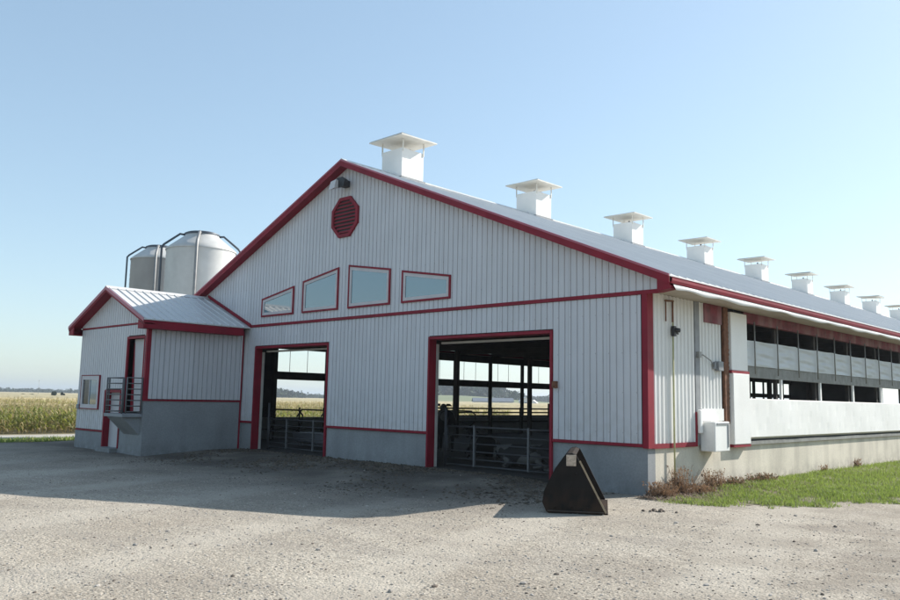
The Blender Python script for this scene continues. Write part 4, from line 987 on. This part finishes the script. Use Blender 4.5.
wood('hill_woodland', [(240,306,720,9.5,6.5,1.2),(306,345,760,5,6,1.4),(425,500,640,14.5,13,1.1),(500,525,640,11,7,1.1),(525,600,800,7,8,1.2)], 'rising wood on the horizon seen through the two doorways')
def hill():
    x0, y0 = at(az_px(452), 560); n1 = 40; V = []; F = []
    for i in range(n1):
        for j in range(n1):
            u, v_ = i/(n1-1)*2-1, j/(n1-1)*2-1; V.append((x0+u*110, y0+v_*110, -.5+5.6*math.exp(-2.6*(u*u+v_*v_))-.4))
    for i in range(n1-1):
        for j in range(n1-1): a = i*n1+j; F.append((a,a+1,a+n1+1,a+n1))
    tag(np_mesh('green_hillside', V, F, M['pasture'], smooth=True), kind='structure')
hill()
def bush(px, d, rx, h, label, n_=900):
    x, y = at(az_px(px), d); z0 = -.45; o = empty('field_bush', (x,y,z0)); tag(o, label, 'bush', 'bushes out in the corn field')
    V = crown(0, 0, .35, rx, h*.42, n_*2, h*.045); c_ = np_mesh('crown', V, np.arange(len(V)).reshape(-1,4), M['tree'], parent=o)
    t = MB(); t.tube([(0,0,0),(.05,.02,h*.4),(0,.1,h*.7)], [h*.05,h*.035,h*.015], 6); to = t.build('trunk', M['trunk']); to.parent = o
bush(34.5, 280, 1.5, 1.4, 'low rounded dark bush out in the corn field, leftmost of three')
bush(59, 250, .85, 2.5, 'tallest dark bush out in the corn field near the annex wall')
bush(67.5, 255, .5, 2.0, 'narrow dark bush closest to the annex wall')
x, y = at(az_px(43.3), 420); t = MB(); t.tube([(x,y,-.5),(x,y,7.2)], .07, 6); t.box(x-.5,x+.5,y-.05,y+.05,6.6,6.7)
tag(t.build('utility_pole', M['rod'], None, loc=(x,y,-.5)), 'thin distant pole rising above the far treeline', 'pole')
def farm(px, d, w, dp, h, rz, name, label, cat, roofm, dark=False):
    x, y = at(az_px(px), d); o = empty(name, (x,y,-.5), math.radians(az_px(px)-90+rz)); tag(o, label, cat)
    m_ = MB(); m_.box(-w/2,w/2,-dp/2,dp/2,0,h)
    if w < 9: m_.prism([(-w/2,-dp/2,h),(w/2,-dp/2,h),(0,-dp/2,h+w*.38)],[(-w/2,dp/2,h),(w/2,dp/2,h),(0,dp/2,h+w*.38)])
    q_ = m_.build('wall', M['farwhite']); q_.parent = o; m_ = MB()
    if w < 9: 
        for s in (-1,1): m_.prism([(0,-dp/2-.3,h+w*.38+.15),(s*(w/2+.4),-dp/2-.3,h-.15),(s*(w/2+.4),-dp/2-.3,h+.05),(0,-dp/2-.3,h+w*.38+.35)],[(0,dp/2+.3,h+w*.38+.15),(s*(w/2+.4),dp/2+.3,h-.15),(s*(w/2+.4),dp/2+.3,h+.05),(0,dp/2+.3,h+w*.38+.35)])
    else:
        for s in (-1,1): m_.prism([(-w/2-.3,0,h+dp*.3),(-w/2-.3,s*(dp/2+.4),h-.1),(-w/2-.3,s*(dp/2+.4),h+.1),(-w/2-.3,0,h+dp*.3+.2)],[(w/2+.3,0,h+dp*.3),(w/2+.3,s*(dp/2+.4),h-.1),(w/2+.3,s*(dp/2+.4),h+.1),(w/2+.3,0,h+dp*.3+.2)])
    q_ = m_.build('roof', roofm); q_.parent = o
    m_ = MB(); m_.box(-w*.12,w*.12,-dp/2-.06,-dp/2-.01,0,h*.75); q_ = m_.build('door', M['black']); q_.parent = o
farm(484, 390, 9.1, 5, 1.7, 8, 'farm_shed', 'long low white shed with grey roof, leftmost of the far farm buildings', 'shed', M['farroof'])
farm(503, 380, 10.5, 5, 1.8, 8, 'farm_shed', 'longest far shed with dark roof beside the doorway middle post', 'shed', M['farroof'])
farm(526, 370, 4.2, 6, 2.2, 10, 'farm_house', 'small white gabled farmhouse on the horizon, right of the sheds', 'house', M['farwhite'])
farm(535, 375, 3.4, 4, 1.2, -8, 'garage', 'small white garage beside the far farmhouse', 'garage', M['farwhite'])

# ------------------------------------------------------------------ air
hz = MB(); hz.box(-4400, 4400, -4400, 4400, -2, 32)
hm = bpy.data.materials.new('thin_haze'); hm.use_nodes = True; hn = hm.node_tree; hn.nodes.remove(hn.nodes['Principled BSDF']); pv = hn.nodes.new('ShaderNodeVolumePrincipled')
pv.inputs['Color'].default_value = (.80,.88,.97,1); pv.inputs['Density'].default_value = .0004; pv.inputs['Anisotropy'].default_value = .3; hn.links.new(pv.outputs[0], hn.nodes['Material Output'].inputs['Volume'])
tag(hz.build("haze", hm), "thin pale haze in the air over the far fields", "haze", kind="stuff")
# ------------------------------------------------------------------ light, sky, camera
D = Vector((.47,1.40,1.0)).normalized()
sun = bpy.data.lights.new('Sun', 'SUN'); sun.energy = 4.1; sun.angle = math.radians(.5); sun.color = (1,.955,.89)
so = bpy.data.objects.new('Sun', sun); COL.objects.link(so); so.rotation_euler = D.to_track_quat('Z','Y').to_euler()
W = bpy.data.worlds.new('World'); S.world = W; W.use_nodes = True; nt = W.node_tree
sky = nt.nodes.new('ShaderNodeTexSky'); sky.sky_type = 'NISHITA'; sky.sun_disc = False; sky.sun_elevation = math.asin(D.z); sky.sun_rotation = math.atan2(D.x, D.y)
sky.altitude = 200; sky.air_density = 1.05; sky.dust_density = .7; sky.ozone_density = 2.2
bg = nt.nodes['Background']; bg.inputs[1].default_value = .15; gm = nt.nodes.new('ShaderNodeGamma'); gm.inputs[1].default_value = .60; nt.links.new(sky.outputs[0], gm.inputs[0])
tn = nt.nodes.new('ShaderNodeMix'); tn.data_type = 'RGBA'; tn.blend_type = 'MULTIPLY'; tn.inputs[0].default_value = 1; tn.inputs[7].default_value = (1.20,1.33,1.36,1); nt.links.new(gm.outputs[0], tn.inputs[6]); nt.links.new(tn.outputs[2], bg.inputs[0])
S.view_settings.view_transform = 'Standard'; S.view_settings.look = 'None'; S.view_settings.gamma = 1; S.view_settings.exposure = 0.80; S.view_settings.use_curve_mapping = False

f_, pi_, ro_, ya_, cx_, cy_ = 805.57, .123164, .0196753, .765998, 7.84176, -13.5427
cy, sy, cp, sp = math.cos(ya_), math.sin(ya_), math.cos(pi_), math.sin(pi_)
fwd = Vector((-sy*cp, cy*cp, sp)); right = Vector((cy, sy, 0)); up = right.cross(fwd)
r = math.cos(ro_)*right+math.sin(ro_)*up; u = -math.sin(ro_)*right+math.cos(ro_)*up
cam = bpy.data.cameras.new('Camera'); cam.sensor_width = 36; cam.lens = 36*f_/900; cam.clip_end = 8000; cam.clip_start = .1
co = bpy.data.objects.new('Camera', cam); COL.objects.link(co)
co.matrix_world = Matrix(((r.x,u.x,-fwd.x,cx_),(r.y,u.y,-fwd.y,cy_),(r.z,u.z,-fwd.z,1.7),(0,0,0,1)))
S.camera = co
S.cycles.use_denoising = True; S.cycles.max_bounces = 8
